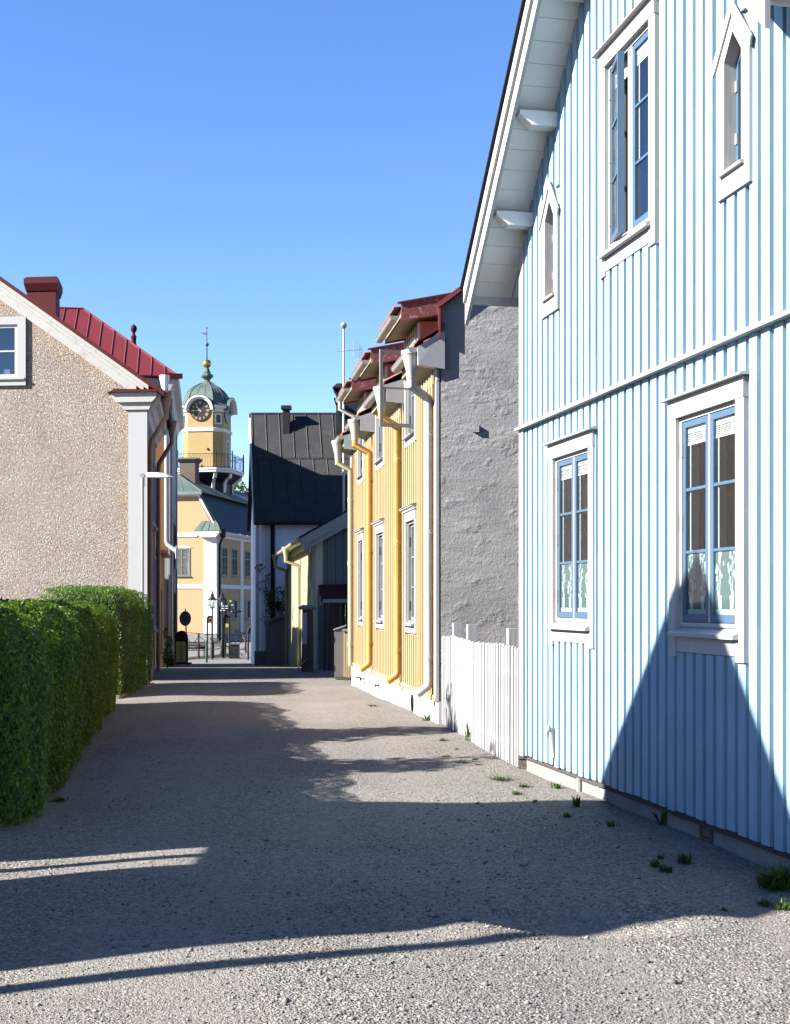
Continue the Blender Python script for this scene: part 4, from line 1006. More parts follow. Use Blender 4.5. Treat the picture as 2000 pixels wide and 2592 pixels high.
q = MB(); q.loft([[(-.20,-.2,1.6),(.20,-.2,1.6),(.20,.2,1.6),(-.20,.2,1.6)],[(-.22,-.22,1.66),(.22,-.22,1.66),(.22,.22,1.66),(-.22,.22,1.66)],[(-.12,-.12,1.72),(.12,-.12,1.72),(.12,.12,1.72),(-.12,.12,1.72)]]); q.build('cap', 'grey_stone', GT)
q = MB(); q.box(-.125,.0,-.165,-.142,.72,1.52); q.build('panel', 'blue_grey', GT)
q = MB(); q.loft([[(-.34,-.24,0),(-.30,-.24,0),(-.30,-.1,0),(-.34,-.1,0)],[(-.02,-.2,.34),(.02,-.2,.34),(.02,-.15,.34),(-.02,-.15,.34)]])
o = q.build('leaning_board', 'grey_board'); o.location = (GPp.x, 33.6, zg); tag(o, 'grey board leaning against the dark gate pillar', 'board')
CB = thing('utility_cabinet', 'grey metal cabinet with a sloping lid beside the yellow house corner', 'cabinet', (at(859,0,29.4).x, 29.4, gz0(29.4)))
q = MB(); q.prism([(-.115,.02),(.13,.02),(.13,1.20),(-.115,1.12)], 'y', 0, .5); q.box(-.105,.12,-.008,0,.06,1.08); q.build('body', 'grey_metal', CB)
q = MB(); q.prism([(-.135,1.115),(.15,1.21),(.15,1.235),(-.135,1.14)], 'y', -.03, .53); q.build('lid', 'galv', CB)
q = MB()
for z in (.25, .9): q.box(-.122,-.108,-.015,.03,z-.06,z+.06)
q.build('hinge', 'black_metal', CB)
BSx = at(881, 0, 29.0)
BS = thing('slatted_bin_shelter', 'low yellow slatted bin shelter next to the grey cabinet', 'bin shelter', (BSx.x, 29.0, gz0(29.0)))
q = MB()
for k in range(5): q.box(-.10+.045*k, -.065+.045*k, 0, .025, .08, 1.10)
q.box(-.10,.12,.026,.5,.1,1.08); q.build('slats', 'yellow', BS)
q = MB(); q.box(-.13,.14,-.04,.55,1.10,1.14); q.build('lid', 'stone_tan', BS)
q = MB(); q.box(-.08,-.03,.1,.2,-.05,.1); q.box(.05,.10,.1,.2,-.05,.1); q.build('foot', 'brown', BS)

# ---------------------------------------------------------------- black-roofed house across the lane end
BK = thing('black_roofed_house', 'white plastered house with steep black sheet roof at the end of the lane', 'house', (0,0,0))
Yf = 52.0; Yr = 55.6
el, er = at(650,1320,Yf), Vector((3.0, Yf, 0)); zE = el.z
rl = at(635,1047,Yr); zR = rl.z
LX = el.x
w = MB(); sl0 = (-.175)
XB = lambda y: LX+.22+sl0*(y-Yf)
w.add([(XB(Yf+.25),Yf+.25,-1.2),(3,Yf+.25,-1.2),(3,Yf+.25,zE+.1),(XB(Yf+.25),Yf+.25,zE+.1),(XB(59),59,-1.2),(3,59,-1.2),(3,59,zE+.1),(XB(59),59,zE+.1)],[(0,1,2,3),(0,3,7,4),(4,5,6,7),(1,5,6,2)])
w.poly([(XB(Yf+.25),Yf+.25,zE+.1),(XB(Yr),Yr,zR-.2),(XB(59),59,zE+.1)]); w.build('wall', 'shade_plaster', BK, recalc=False)
P_ = MB()
for u0, u1 in ((648,656),(672,690)):
    a, b = at(u0,0,Yf+.2), at(u1,0,Yf+.2); P_.box(a.x,b.x,Yf+.12,Yf+.249,-1.2,zE-.12)
P_.build('pilaster', 'th_white', BK)
q = MB(); q.box(LX-.1, 3, Yf+.05, Yf+.249, -1.2, -.35); q.build('plinth', 'grey_stone', BK)
rf = MB(); brk = at(655,1157,Yf+1.55)
def roofx(t): return LX-.08+(rl.x-LX)*t
zB = brk.z; yB = Yf+2.35
yB = Yf+.2+(Yr-Yf)*((zB-zE)/(zR-zE))
for (ya, za, yb, zb2, off) in ((Yf-.12,zE-.0,Yf+.55,zE+.75,0),(Yf+.55,zE+.75,yB,zB,0),(yB-.03,zB+.05,Yr,zR,0)):
    ta, tb = (ya-Yf)/(Yr-Yf), (yb-Yf)/(Yr-Yf)
    rf.add([(roofx(ta),ya,za),(3.2,ya,za),(3.2,yb,zb2),(roofx(tb),yb,zb2),(roofx(ta),ya,za-.06),(3.2,ya,za-.06),(3.2,yb,zb2-.06),(roofx(tb),yb,zb2-.06)],[(0,1,2,3),(4,7,6,5),(0,4,5,1),(3,2,6,7),(0,3,7,4)])
rf.add([(rl.x,Yr,zR),(3.2,Yr,zR),(3.2,59.4,zE),(rl.x-.6,59.4,zE)],[(0,1,2,3)])
for k in range(14):                                          # standing seams
    x = LX+.05+.56*k*1.02
    rf.tube([(x-.04*0+(rl.x-LX)*.66,yB-.03,zB+.06),(x+(rl.x-LX)*1.0,Yr,zR+.01)], .028, 4)
    x2 = x+.18; rf.tube([(x2+(rl.x-LX)*.18,Yf+.55,zE+.76),(x2+(rl.x-LX)*.66,yB,zB+.01)], .025, 4)
rf.tube([(rl.x,Yr,zR),(3.2,Yr,zR)], .05, 6); rf.build('roof', 'black_roof', BK, recalc=False)
q = MB(); g0, g1 = at(637,1060,Yr), at(641,1330,Yf+.1)
q.add([(LX-.13,Yf-.1,zE-.1),(LX-.09,Yf-.1,zE-.1),(rl.x-.01,Yr,zR-.02),(rl.x-.06,Yr,zR-.02),(LX-.13,Yf+.25,zE-.1),(LX-.02,Yf+.25,zE-.15),(rl.x-.03,Yr,zR-.4),(rl.x-.1,Yr,zR-.4)],[(0,1,2,3),(4,7,6,5),(0,4,5,1),(3,2,6,7),(0,3,7,4),(1,5,6,2)])
q.build('verge_board', 'white_old', BK)
half_pipe(gm := MB(), LX-.1, 3, -Yf+.2, zE-.08, .07); gm.v = [Vector((p.x,-p.y,p.z)) for p in gm.v]; gm.build('gutter', 'black_metal', BK)
a = at(690,0,Yf); MB().tube([(a.x,Yf-.02,zE-.15),(a.x,Yf+.1,zE-.4),(a.x,Yf+.1,-1)], .085, 10).build('downpipe', 'black_metal', BK, True)
a = at(724,1040,54.9); q = MB(); q.box(a.x-.14,a.x+.14,54.95,55.25,zR-.95,zR+.10); q.box(a.x-.21,a.x+.21,54.88,55.32,zR+.10,zR+.25); q.build('roof_vent', 'black_metal', BK)
a = at(872,0,54.6); q = MB(); q.box(a.x-.33,a.x+1.0,54.2,55.2,zR-1.6,zR+.72); q.loft([[(a.x-.38,54.1,zR+.72),(a.x+1.05,54.1,zR+.72),(a.x+1.05,55.3,zR+.72),(a.x-.38,55.3,zR+.72)],[(a.x-.48,54,zR+.86),(a.x+1.1,54,zR+.86),(a.x+1.1,55.4,zR+.86),(a.x-.48,55.4,zR+.86)],[(a.x-.3,54.2,zR+1.06),(a.x+1,54.2,zR+1.06),(a.x+1,55.2,zR+1.06),(a.x-.3,55.2,zR+1.06)]]); q.build('chimney', 'black_metal', BK)
a = at(860,1036,53.9); SD = thing('satellite_dish', 'dark grey satellite dish beside the black chimney', 'dish', tuple(a))
q = MB(); q.lathe((0,0,0), [(.02,.16),(.30,.10),(.52,0),(.53,.01),(.30,.12),(.02,.18)], 20); rr_ = Matrix.Rotation(R(65),4,'Y')@Matrix.Rotation(R(10),4,'X'); q.v = [rr_@p for p in q.v]; q.build('dish', 'black_metal', SD, True)
q = MB(); q.tube([(.05,0,0),(.35,.3,-.1)], .03, 6); q.build('arm', 'galv', SD)
a = at(870, 1690, 50.4); zt = at(870, 833, 50.4).z
FP = thing('flagpole', 'tall white flagpole with a silver ball in front of the black roof', 'flagpole', (a.x, 50.4, gz0(50.4)))
MB().tube([(0,0,0),(0,0,zt-gz0(50.4))], [.055,.043], 12).build('pole', 'white', FP, True)
q = MB(); q.lathe((0,0,zt-gz0(50.4)), [(.03,0),(.10,.06),(.13,.14),(.10,.22),(.02,.28)], 14); q.build('ball', 'galv', FP, True)
# retaining wall with sloping coping, climbing shrub
a, b = at(672,1582,49.6), at(726,1556,49.0)
q = MB(); q.add([(a.x,49.8,-1.1),(b.x+.1,49.2,-1.1),(b.x+.1,49.2,b.z),(a.x,49.8,a.z),(a.x,50.1,-1.1),(b.x+.1,49.6,-1.1),(b.x+.1,49.6,b.z),(a.x,50.1,a.z)],[(0,1,2,3),(4,7,6,5),(3,2,6,7),(0,3,7,4),(1,5,6,2)])
RW = thing('garden_wall', 'low rendered wall with sloping coping between the cream and black-roofed houses', 'wall')
q.build('wall', 'grey_stone', RW)
q = MB(); q.add([(a.x-.05,49.7,a.z),(b.x+.1,49.1,b.z),(b.x+.1,49.7,b.z),(a.x-.05,50.2,a.z),(a.x-.05,49.7,a.z+.13),(b.x+.1,49.1,b.z+.13),(b.x+.1,49.7,b.z+.13),(a.x-.05,50.2,a.z+.13)],[(0,3,2,1),(4,5,6,7),(0,1,5,4),(1,2,6,5),(2,3,7,6),(3,0,4,7)]); q.build('coping', 'stone_tan', RW)

# ---------------------------------------------------------------- leafy plants, trees
def leaf_cloud(name, centers, n, leaf, mat, seed, parent=None, flat=.0):
    r_ = np.random.default_rng(seed); ps = []
    cs = np.array([[*c[:3], c[3], c[4] if len(c) > 4 else c[3]] for c in centers]); wts = cs[:,3]**2; wts /= wts.sum()
    idx = r_.choice(len(cs), n, p=wts); dirs = r_.normal(0,1,(n,3)); dirs /= np.linalg.norm(dirs,axis=1)[:,None]
    rad = r_.uniform(.15,1,n)**.5; c = cs[idx]
    P = c[:,:3]+dirs*rad[:,None]*np.stack([c[:,3],c[:,3],c[:,4]],1)
    no = dirs*.6+r_.normal(0,.7,(n,3)); no /= np.linalg.norm(no,axis=1)[:,None]
    up = r_.normal(0,1,(n,3)); ax = up-no*np.sum(up*no,1)[:,None]; ax /= np.linalg.norm(ax,axis=1)[:,None]; sd = np.cross(no,ax)
    ln = r_.uniform(leaf*.7,leaf*1.3,n)[:,None]; wd = ln*.34
    LV = np.stack([P-ax*ln*.5,P+sd*wd,P+ax*ln*.55,P-sd*wd],1).reshape(-1,3)
    me = bpy.data.meshes.new(name); me.from_pydata(LV.tolist(), [], [(4*i,4*i+1,4*i+2,4*i+3) for i in range(n)])
    me.materials.append(M[mat]); a_ = me.attributes.new('rnd','FLOAT','FACE'); a_.data.foreach_set('value', r_.uniform(0,1,n).astype(np.float32))
    o = bpy.data.objects.new(name, me); C.objects.link(o)
    if parent: o.parent = parent
    return o
SB = thing('climbing_shrub', 'sparse climbing shrub above the rendered wall by the black-roofed house', 'shrub', tuple(at(700,1560,50.6)))
q = MB(); r3 = random.Random(4); cen = []
for k in range(11):
    ang = r3.uniform(-.9,.9); l = r3.uniform(.6,1.9); p = [(0,0,-.6),(math.sin(ang)*l*.4,.1,l*.5),(math.sin(ang)*l*.75,.0,l*1.05)]
    q.tube(p, [.02,.012,.006], 5); cen += [(p[2][0],0,p[2][2],.22),(p[1][0],.05,p[1][2],.26)]
q.build('stem', 'bark', SB); cen += [(.2,-.05,.15,.4),(-.3,0,.0,.35),(.4,-.1,.35,.3)]
leaf_cloud('foliage', cen, 1300, .085, 'tree_leaf', 9, SB)
def tree(name, label, loc, h, cr, mat, n, seed, leaf=.22, cat='tree'):
    T = thing(name, label, cat, loc); r3 = random.Random(seed); q = MB()
    q.tube([(0,0,-.3),(.1,0,h*.3),(.0,.1,h*.6),(0,0,h*.85)], [h*.03,h*.025,h*.016,h*.006], 8); cen = []
    for k in range(9):
        z = h*r3.uniform(.35,.7); an = r3.uniform(0,6.28); l = cr*r3.uniform(.5,.9); e_ = (math.cos(an)*l, math.sin(an)*l, z+l*.7)
        q.tube([(0,0,z),(e_[0]*.5,e_[1]*.5,z+l*.45),e_], [h*.012,h*.008,h*.003], 6); cen.append((*e_, cr*r3.uniform(.28,.42), cr*r3.uniform(.25,.36)))
    for k in range(12):
        an = r3.uniform(0,6.28); l = cr*r3.uniform(.1,.75); cen.append((math.cos(an)*l, math.sin(an)*l, h*r3.uniform(.55,.93), cr*r3.uniform(.22,.36), cr*r3.uniform(.2,.32)))
    q.build('trunk', 'bark', T); leaf_cloud('crown', cen, n, leaf, mat, seed, T); return T
p = at(612, 1300, 118); tree('broadleaf_tree', 'yellow-green spring tree just visible behind the town hall roof', (p.x+1.0, 118, -1), 13.6, 3.6, 'tree_leaf', 9000, 21, .26)
for x, y, h, lab in ((-6.3,14.1,4.4,'bushy dark conifer standing behind the long hedge, the farther one'), (-6.2,11.0,4.1,'bushy dark conifer standing behind the long hedge, the nearer one')):
    T = thing('conifer', lab, 'conifer', (x,y,0), 0, 'conifers behind the hedge'); MB().tube([(0,0,-.1),(0,0,h*.9)], [.08,.01], 6).build('trunk', 'bark', T)
    leaf_cloud('crown', [(.12*math.sin(k*2.4),.16*math.cos(k*2.4),.3+h*k/14,.98*(1-(k/14)**2.6)**.8+.06,h/11) for k in range(14)], 11000, .11, 'conifer', int(y), T)
# potted greenery by the lean-to
SH = thing('doorstep_shrub', 'green shrub by the foot of the ochre lean-to', 'shrub', (at(424,0,38.4).x, 38.4, gz0(38.4)))
q = MB(); q.tube([(0,0,-.1),(0,0,.8)], .02, 5); q.build('stem', 'bark', SH)
leaf_cloud('foliage', [(0,0,.35,.17,.3),(.05,0,.75,.12,.25),(-.05,0,1.05,.08,.2),(.1,.1,.2,.15,.2)], 900, .06, 'grass', 31, SH)
# bit of greenery behind the picket fence
GS = thing('small_conifer', 'small dark shrub peeping over the picket fence', 'shrub', (1.42, 13.6, 0)); MB().tube([(0,0,-.1),(0,0,1.0)], .015, 5).build('stem', 'bark', GS)
leaf_cloud('foliage', [(0,0,.6,.16,.4),(0,0,1.05,.09,.2)], 700, .04, 'conifer', 33, GS)

# ---------------------------------------------------------------- town hall with its clock tower
TH = thing('town_hall', 'apricot town hall with green mansard roof and yellow octagonal clock tower on the square', 'town hall', (-11.8, 86.0, -1.0), math.atan2(-.17, 1))
TWd, TLn, TE, TB = 6.8, 26.0, 7.2, 9.8
w = MB()
fop = [(-2.97,-1.77,4.35,6.2), (-5.2,-4.0,4.35,6.2), (-5.2,-4.0,1.3,3.0)]
wall_sheet(w, -TWd, 0, 0, lambda x: 7.2+min(2.6, 2.6/1.4*min(-x, TWd+x)), fop, 0, (-1.4, -TWd+1.4))
sop = [(1.28,2.43,4.4,6.3),(3.55,4.84,4.4,6.3),(6.75,8.0,4.4,6.3),(9.3,10.5,4.4,6.3),(1.4,2.35,1.43,2.8),(3.55,4.75,1.43,2.8),(6.75,7.95,1.43,2.8),(9.3,10.5,1.43,2.8)]
ws = MB(lambda p: Vector((p.y, p.x, p.z))); wall_sheet(ws, 0, TLn, 0, TE, sop, 0); w.v_off = len(w.v); o_ = len(w.v); w.v += ws.v; w.f += [[o_+i for i in f] for f in ws.f]; w.m += ws.m
w.poly([(-TWd,0,0),(-TWd,TLn,0),(-TWd,TLn,TE),(-TWd,0,TE)]); w.poly([(-TWd,TLn,0),(0,TLn,0),(0,TLn,TE),(-TWd,TLn,TE)])
w.build('wall', 'townhall', TH, recalc=False)
T_ = MB()
T_.box(-.81, .04, -.08, -.001, .5, 6.9); T_.box(.001, .07, .0, .42, .5, 6.9)
for k in range(9): T_.box(-.83, .06, -.095, -.081, .55+.34*k, .55+.34*k+.31)
T_.box(-TWd, -.82, -.05, -.001, 3.53, 3.8); T_.box(.001, .05, .43, TLn, 3.53, 3.8); T_.box(-TWd, -1.3, -.05, -.001, 6.93, 7.2)
for y in (5.5, 12.0): T_.box(.001, .06, y, y+.7, .5, 3.53); T_.box(.001, .06, y, y+.7, 3.8, 6.9)
T_.build('pilaster', 'th_white', TH)
K = MB(); K.prism([(.0,6.9),(.08,6.9),(.12,7.05),(.28,7.15),(.36,7.22),(.36,7.30),(.0,7.30)], 'y', .0, TLn)
K.prism([(-1.28,7.08),(-1.0,6.98),(-.85,6.9),(.08,6.9),(.28,7.15),(.36,7.30),(-1.38,7.30)], 'y', -.42, -.0)
K.build('cornice', 'th_white', TH)
q = MB(); A = [(-1.42,-.46,7.31),(.42,-.46,7.31),(.42,.0,7.31),(-1.42,0,7.31)]; B = [(-.95,-.02,8.0),(.05,-.02,8.0),(.05,0,8.0),(-.95,0,8.0)]; q.loft([A,B])
for x in (-.9,-.4,.05): q.tube([(x,-.46,7.33),(-.95+(x+1.42)*.54,-.03,8.0)], .02, 4)
q.build('return_roof', 'copper', TH)
V = MB(); V.prism([(.02,7.4),(.14,7.4),(-1.22,9.86),(-1.40,9.86)], 'y', -.10, .02); V.prism([(-TWd-.02,7.4),(-TWd-.14,7.4),(-TWd+1.22,9.86),(-TWd+1.40,9.86)], 'y', -.10, .02)
V.prism([(-TWd+1.1,9.62),(-1.1,9.62),(-.95,9.9),(-TWd+.95,9.9)], 'y', -.22, .02); V.build('verge_board', 'th_white', TH)
Rf = MB(); e = .45
Rf.poly([(e,-.10,7.31),(e,TLn,7.31),(-1.25,TLn,9.92),(-1.25,-.10,9.92)]); Rf.poly([(-TWd-e,-.1,7.31),(-TWd-e,TLn,7.31),(-TWd+1.25,TLn,9.92),(-TWd+1.25,-.1,9.92)])
for k in range(60):
    y = -.1+.44*k; Rf.tube([(e,y,7.33),(-1.25,y,9.94)], .03, 4)
Rf.build('mansard_roof', 'mansard', TH, recalc=False)
Rf = MB(); A0, A1, ap, ap2 = (-.9,-.30,9.93), (-TWd+.9,-.30,9.93), (-3.4,2.2,11.3), (-3.4,TLn,11.3)
Rf.poly([(-.9,-.3,9.93),ap,ap2,(-.9,TLn,9.93)]); Rf.poly([A1,ap,ap2,(-TWd+.9,TLn,9.93)]); Rf.box(-.98,-.82,-.3,TLn,9.86,9.94)
Rf.tube([A0,ap], .06, 5); Rf.tube([ap,ap2], .07, 5)
Rf.build('upper_roof', 'slate', TH, recalc=False)
Rf = MB(); Rf.poly([A0,A1,ap]); Rf.poly([A0,A1,(A1[0],-.34,9.72),(A0[0],-.34,9.72)])
for k in range(8): x = -.9-.62*k; Rf.tube([(x,-.3,9.95),(-3.4+(x+3.4)*.3,1.45,10.9)], .02, 4)
Rf.build('hip_roof', 'copper', TH, recalc=False)
pl = MB(); pl.box(-TWd-.05, .06, -.06, -.0, -.6, .5); pl.box(.0, .06, .0, TLn, -.6, .5); pl.build('plinth', 'grey_stone', TH)
MB().box(-3.55,-2.45,3.0,3.9,10.2,12.25).build('chimney', 'brown', TH)
q = MB(); q.loft([[(-3.58,2.97,12.2),(-2.42,2.97,12.2),(-2.42,3.93,12.2),(-3.58,3.93,12.2)],[(-3.75,2.8,12.42),(-2.25,2.8,12.42),(-2.25,4.1,12.42),(-3.75,4.1,12.42)],[(-3.75,2.8,12.52),(-2.25,2.8,12.52),(-2.25,4.1,12.52),(-3.75,4.1,12.52)]]); q.build('chimney_cap', 'slate', TH)
MB().tube([(.36,.30,7.2),(.34,.32,6.9),(.14,.34,6.45),(.14,.34,.1)], .075, 10).build('downpipe', 'black_metal', TH, True)
q = MB(); q.lathe((.38,.28,6.95), [(.10,-.1),(.19,.0),(.22,.5),(.19,.5)], 10); q.build('hopper', 'black_metal', TH)
def th_window(a, b, c, d, side, dark=False):
    tr = (lambda p: Vector((p.y*-1, p.x, p.z))) if side else None
    W = MB(tr); W.ring(rect(a,b,c,d), rect(a+.10,b-.10,c+.10,d-.10), 'y', -.03, .10); xm = (a+b)/2
    if not dark:
        W.box(xm-.05,xm+.05,-.02,.08,c+.1,d-.1); W.box(a+.1,b-.1,-.02,.08,c+(d-c)*.66-.04,c+(d-c)*.66+.04)
        for k in (1,2,3,4): 
            z = c+(d-c)*k/5
            if k != 3: W.box(a+.1,b-.1,.0,.06,z-.018,z+.018)
        for x in ((a+.1+xm)/2, (b-.1+xm)/2): W.box(x-.018,x+.018,.0,.06,c+.1,d-.1)
    W.box(a-.04,b+.04,-.10,.02,c-.05,c)
    win = W.build('window', 'frame_green', TH)
    MB(tr).poly([(a,.05,c),(b,.05,c),(b,.05,d),(a,.05,d)]).build('glass' if not dark else 'shutter', 'glass' if not dark else 'mansard', win, recalc=False)
    if not dark:
        W = MB(tr); W.poly([(a-.4,.7,c-.4),(b+.4,.7,c-.4),(b+.4,.7,d+.4),(a-.4,.7,d+.4)]); W.build('room', 'room', win, recalc=False)
        for p, q_ in ((a+.08,a+.08+(b-a)*.24),(b-.08-(b-a)*.24,b-.08)): MB(tr).box(p,q_,.16,.18,c,d).build('curtain', 'blind', win)
for o4 in fop: th_window(*o4, False)
for i, o4 in enumerate(sop): th_window(*o4, True, i >= 4)
# tower ------------------------------------------------------------------
TX, TY, Aw, aw = -3.4, 8.6, 3.06, 1.86
def octo(s, z, cx=TX, cy=TY):
    H, h = Aw/2*s, aw/2*s
    return [(cx-h,cy-H,z),(cx+h,cy-H,z),(cx+H,cy-h,z),(cx+H,cy+h,z),(cx+h,cy+H,z),(cx-h,cy+H,z),(cx-H,cy+h,z),(cx-H,cy-h,z)]
tw = MB(); tw.loft([octo(1,9.5), octo(1,16.4)]); tower = tw.build('clock_tower', 'tower_y', TH)
q = MB(); q.loft([octo(1.0,14.86),octo(1.05,14.9),octo(1.06,15.12),octo(1.0,15.16)]); q.build('string_course', 'th_white', tower)
prof_ = [(1.0,16.28),(1.07,16.32),(1.09,16.5),(1.17,16.58),(1.19,16.74),(1.0,16.78)]
q = MB(); fl = MB()
for k in (1, 3, 5, 7):                                       # the cornice breaks where a clock arch rises on each main face
    A_ = [octo(s,z)[k] for s, z in prof_]; B_ = [octo(s,z)[(k+1)%8] for s, z in prof_]; q.loft([A_, B_])
    pf = [(.98,16.781),(1.2,16.781),(1.10,16.88),(1.0,17.10),(.95,17.10)]; fl.loft([[octo(s,z)[k] for s, z in pf], [octo(s,z)[(k+1)%8] for s, z in pf]])
q.build('cornice', 'th_white', tower); fl.build('dome_skirt', 'copper', tower)
q = MB(); q.loft([octo(s, z+1) for s, z in ((.985,15.7),(.985,16.08),(.965,16.2),(.93,16.46),(.84,16.78),(.70,17.06),(.52,17.30),(.36,17.46),(.29,17.56),(.27,17.62))])
for k in range(8):
    q.tube([Vector(octo(s*1.005, z+1)[k]) for s, z in ((1.0,16.08),(.965,16.2),(.93,16.46),(.84,16.78),(.70,17.06),(.52,17.30),(.36,17.46),(.29,17.56))], .035, 5)
    for f in (.33,.67):
        q.tube([Vector(octo(s*1.004, z+1)[k]).lerp(Vector(octo(s*1.004, z+1)[(k+1)%8]), f) for s, z in ((1.0,16.08),(.965,16.2),(.93,16.46),(.84,16.78),(.70,17.06),(.52,17.30))], .02, 4)
q.build('dome', 'copper', tower)
q = MB(); q.lathe((TX,TY,1), [(.55,17.5),(.52,17.58),(.44,17.63),(.26,17.68),(.22,17.78),(.30,17.92),(.44,18.02),(.47,18.12),(.42,18.22),(.27,18.30),(.29,18.36),(.26,18.42),(.16,18.62),(.13,18.72)], 8, R(22)); q.build('lantern_finial', 'copper', tower)
q = MB(); q.lathe((TX,TY,20.0), [(.32*math.sin(math.pi*j/12)+.001,-.32*math.cos(math.pi*j/12)) for j in range(13)], 18); q.build('gilded_ball', 'gold', tower, True)
q = MB(); q.tube([(TX,TY,20.2),(TX,TY,22.5)], [.05,.02], 6); q.build('spire_rod', 'black_metal', tower)
q = MB(); q.lathe((TX,TY,21.4), [(.14*math.sin(math.pi*j/8)+.001,-.14*math.cos(math.pi*j/8)) for j in range(9)], 12); q.build('small_ball', 'brown', tower, True)
q = MB(); q.prism([(TX,22.1),(TX,22.3),(TX-.18,22.26),(TX-.30,22.30),(TX-.44,22.26),(TX-.36,22.20),(TX-.24,22.14),(TX-.14,22.12)], 'y', TY-.01, TY+.01)
st = [(TX+(.16 if k % 2 == 0 else .05)*math.sin(k*math.pi/6), 22.6+(.16 if k % 2 == 0 else .05)*math.cos(k*math.pi/6)) for k in range(12)]
q.prism(st, 'y', TY-.01, TY+.01); q.build('weathervane', 'brown', tower)
def clock(tr):
    CZ, r = 16.36, .75
    q = MB(tr); q.lathe((0,0,0), [(r,-.06),(r,.0),(r-.04,.03),(0.01,.03)], 32); q.v = [Vector(p) for p in q.v]
    # lathe axis z -> outward: build in local then map
    q = MB(); q.lathe((0,0,0), [(.01,.0),(r,.0),(r,.07),(r-.05,.075),(r-.06,.06),(.01,.06)], 32); q.v = [tr(Vector((p.x, -p.z, CZ+p.y))) for p in q.v]
    face = q.build('clock_face', 'clock', tower)
    N_ = MB(tr)
    def stroke(p, q_, wd, y=-.078):
        p, q_ = Vector(p), Vector(q_); d = (q_-p).normalized(); n = Vector((-d.y, d.x))*wd/2
        N_.add([(p.x+n.x,y,CZ+p.y+n.y),(p.x-n.x,y,CZ+p.y-n.y),(q_.x-n.x,y,CZ+q_.y-n.y),(q_.x+n.x,y,CZ+q_.y+n.y)], [(0,1,2,3)])
    rom = {1:'I',2:'II',3:'III',4:'IIII',5:'V',6:'VI',7:'VII',8:'VIII',9:'IX',10:'X',11:'XI',12:'XII'}
    for hr, sx in rom.items():
        a = R(90-30*hr); ur = Vector((math.cos(a), math.sin(a))); ut = Vector((math.sin(a), -math.cos(a)))
        wid = {'I':.055,'V':.10,'X':.10}; tot = sum(wid[c] for c in sx); x = -tot/2
        for c in sx:
            cx = x+wid[c]/2; x += wid[c]; P = lambda t, rr: ut*t+ur*rr
            if c == 'I': stroke(P(cx,.48), P(cx,.67), .034)
            elif c == 'V': stroke(P(cx-.035,.67), P(cx,.48), .034); stroke(P(cx+.035,.67), P(cx,.48), .022)
            else: stroke(P(cx-.04,.67), P(cx+.04,.48), .034); stroke(P(cx+.04,.67), P(cx-.04,.48), .022)
    N_.build('numerals', 'clock_gold', tower, recalc=False)
    for ln, hr, wd, nm in ((.62, 9.0, .045, 'minute_hand'), (.46, 10.75, .06, 'hour_hand')):
        a = R(90-30*hr); d = Vector((math.cos(a), math.sin(a))); n = Vector((-d.y, d.x)); H = MB(tr)
        pts = [(-.12,-wd*.5),(-.12,wd*.5),(ln*.55,wd*.45),(ln*.68,wd*1.3),(ln,0),(ln*.68,-wd*1.3),(ln*.55,-wd*.45)]
        H.prism([((d*p+n*t).x, CZ+(d*p+n*t).y) for p, t in pts], 'y', -.105, -.09); H.build(nm, 'clock_gold', tower)
    A_ = MB(tr)
    for r0, r1, y0, y1 in ((.82,.95,-.30,.05),(.93,1.06,-.44,-.15)):
        n = 20; outer = [(r1*math.cos(math.pi*k/n), CZ+.02+r1*math.sin(math.pi*k/n)) for k in range(n+1)]; inner = [(r0*math.cos(math.pi*k/n), CZ+.02+r0*math.sin(math.pi*k/n)) for k in range(n+1)]
        for k in range(n): A_.prism([outer[k],outer[k+1],inner[k+1],inner[k]], 'y', y0, y1)
    A_.build('clock_arch', 'th_white', tower)
    A_ = MB(tr); n = 16; top = [(1.09*math.cos(math.pi*k/n), CZ+.03+1.09*math.sin(math.pi*k/n)) for k in range(n+1)]
    for k in range(n): A_.poly([(top[k][0],-.46,top[k][1]),(top[k+1][0],-.46,top[k+1][1]),(top[k+1][0],.9,top[k+1][1]),(top[k][0],.9,top[k][1])])
    A_.build('arch_roof', 'copper', tower, recalc=False)
    q = MB(tr); n = 16; q.poly([(.95*math.cos(math.pi*k/n),-.015,CZ+.95*math.sin(math.pi*k/n)) for k in range(n+1)]+[(-.95,-.015,CZ-.0)]); q.build('tympanum', 'tower_y', tower, recalc=False)
clock(lambda p: Vector((TX+p.x, TY-Aw/2+p.y, p.z)))
clock(lambda p: Vector((TX+Aw/2-p.y, TY+p.x, p.z)))
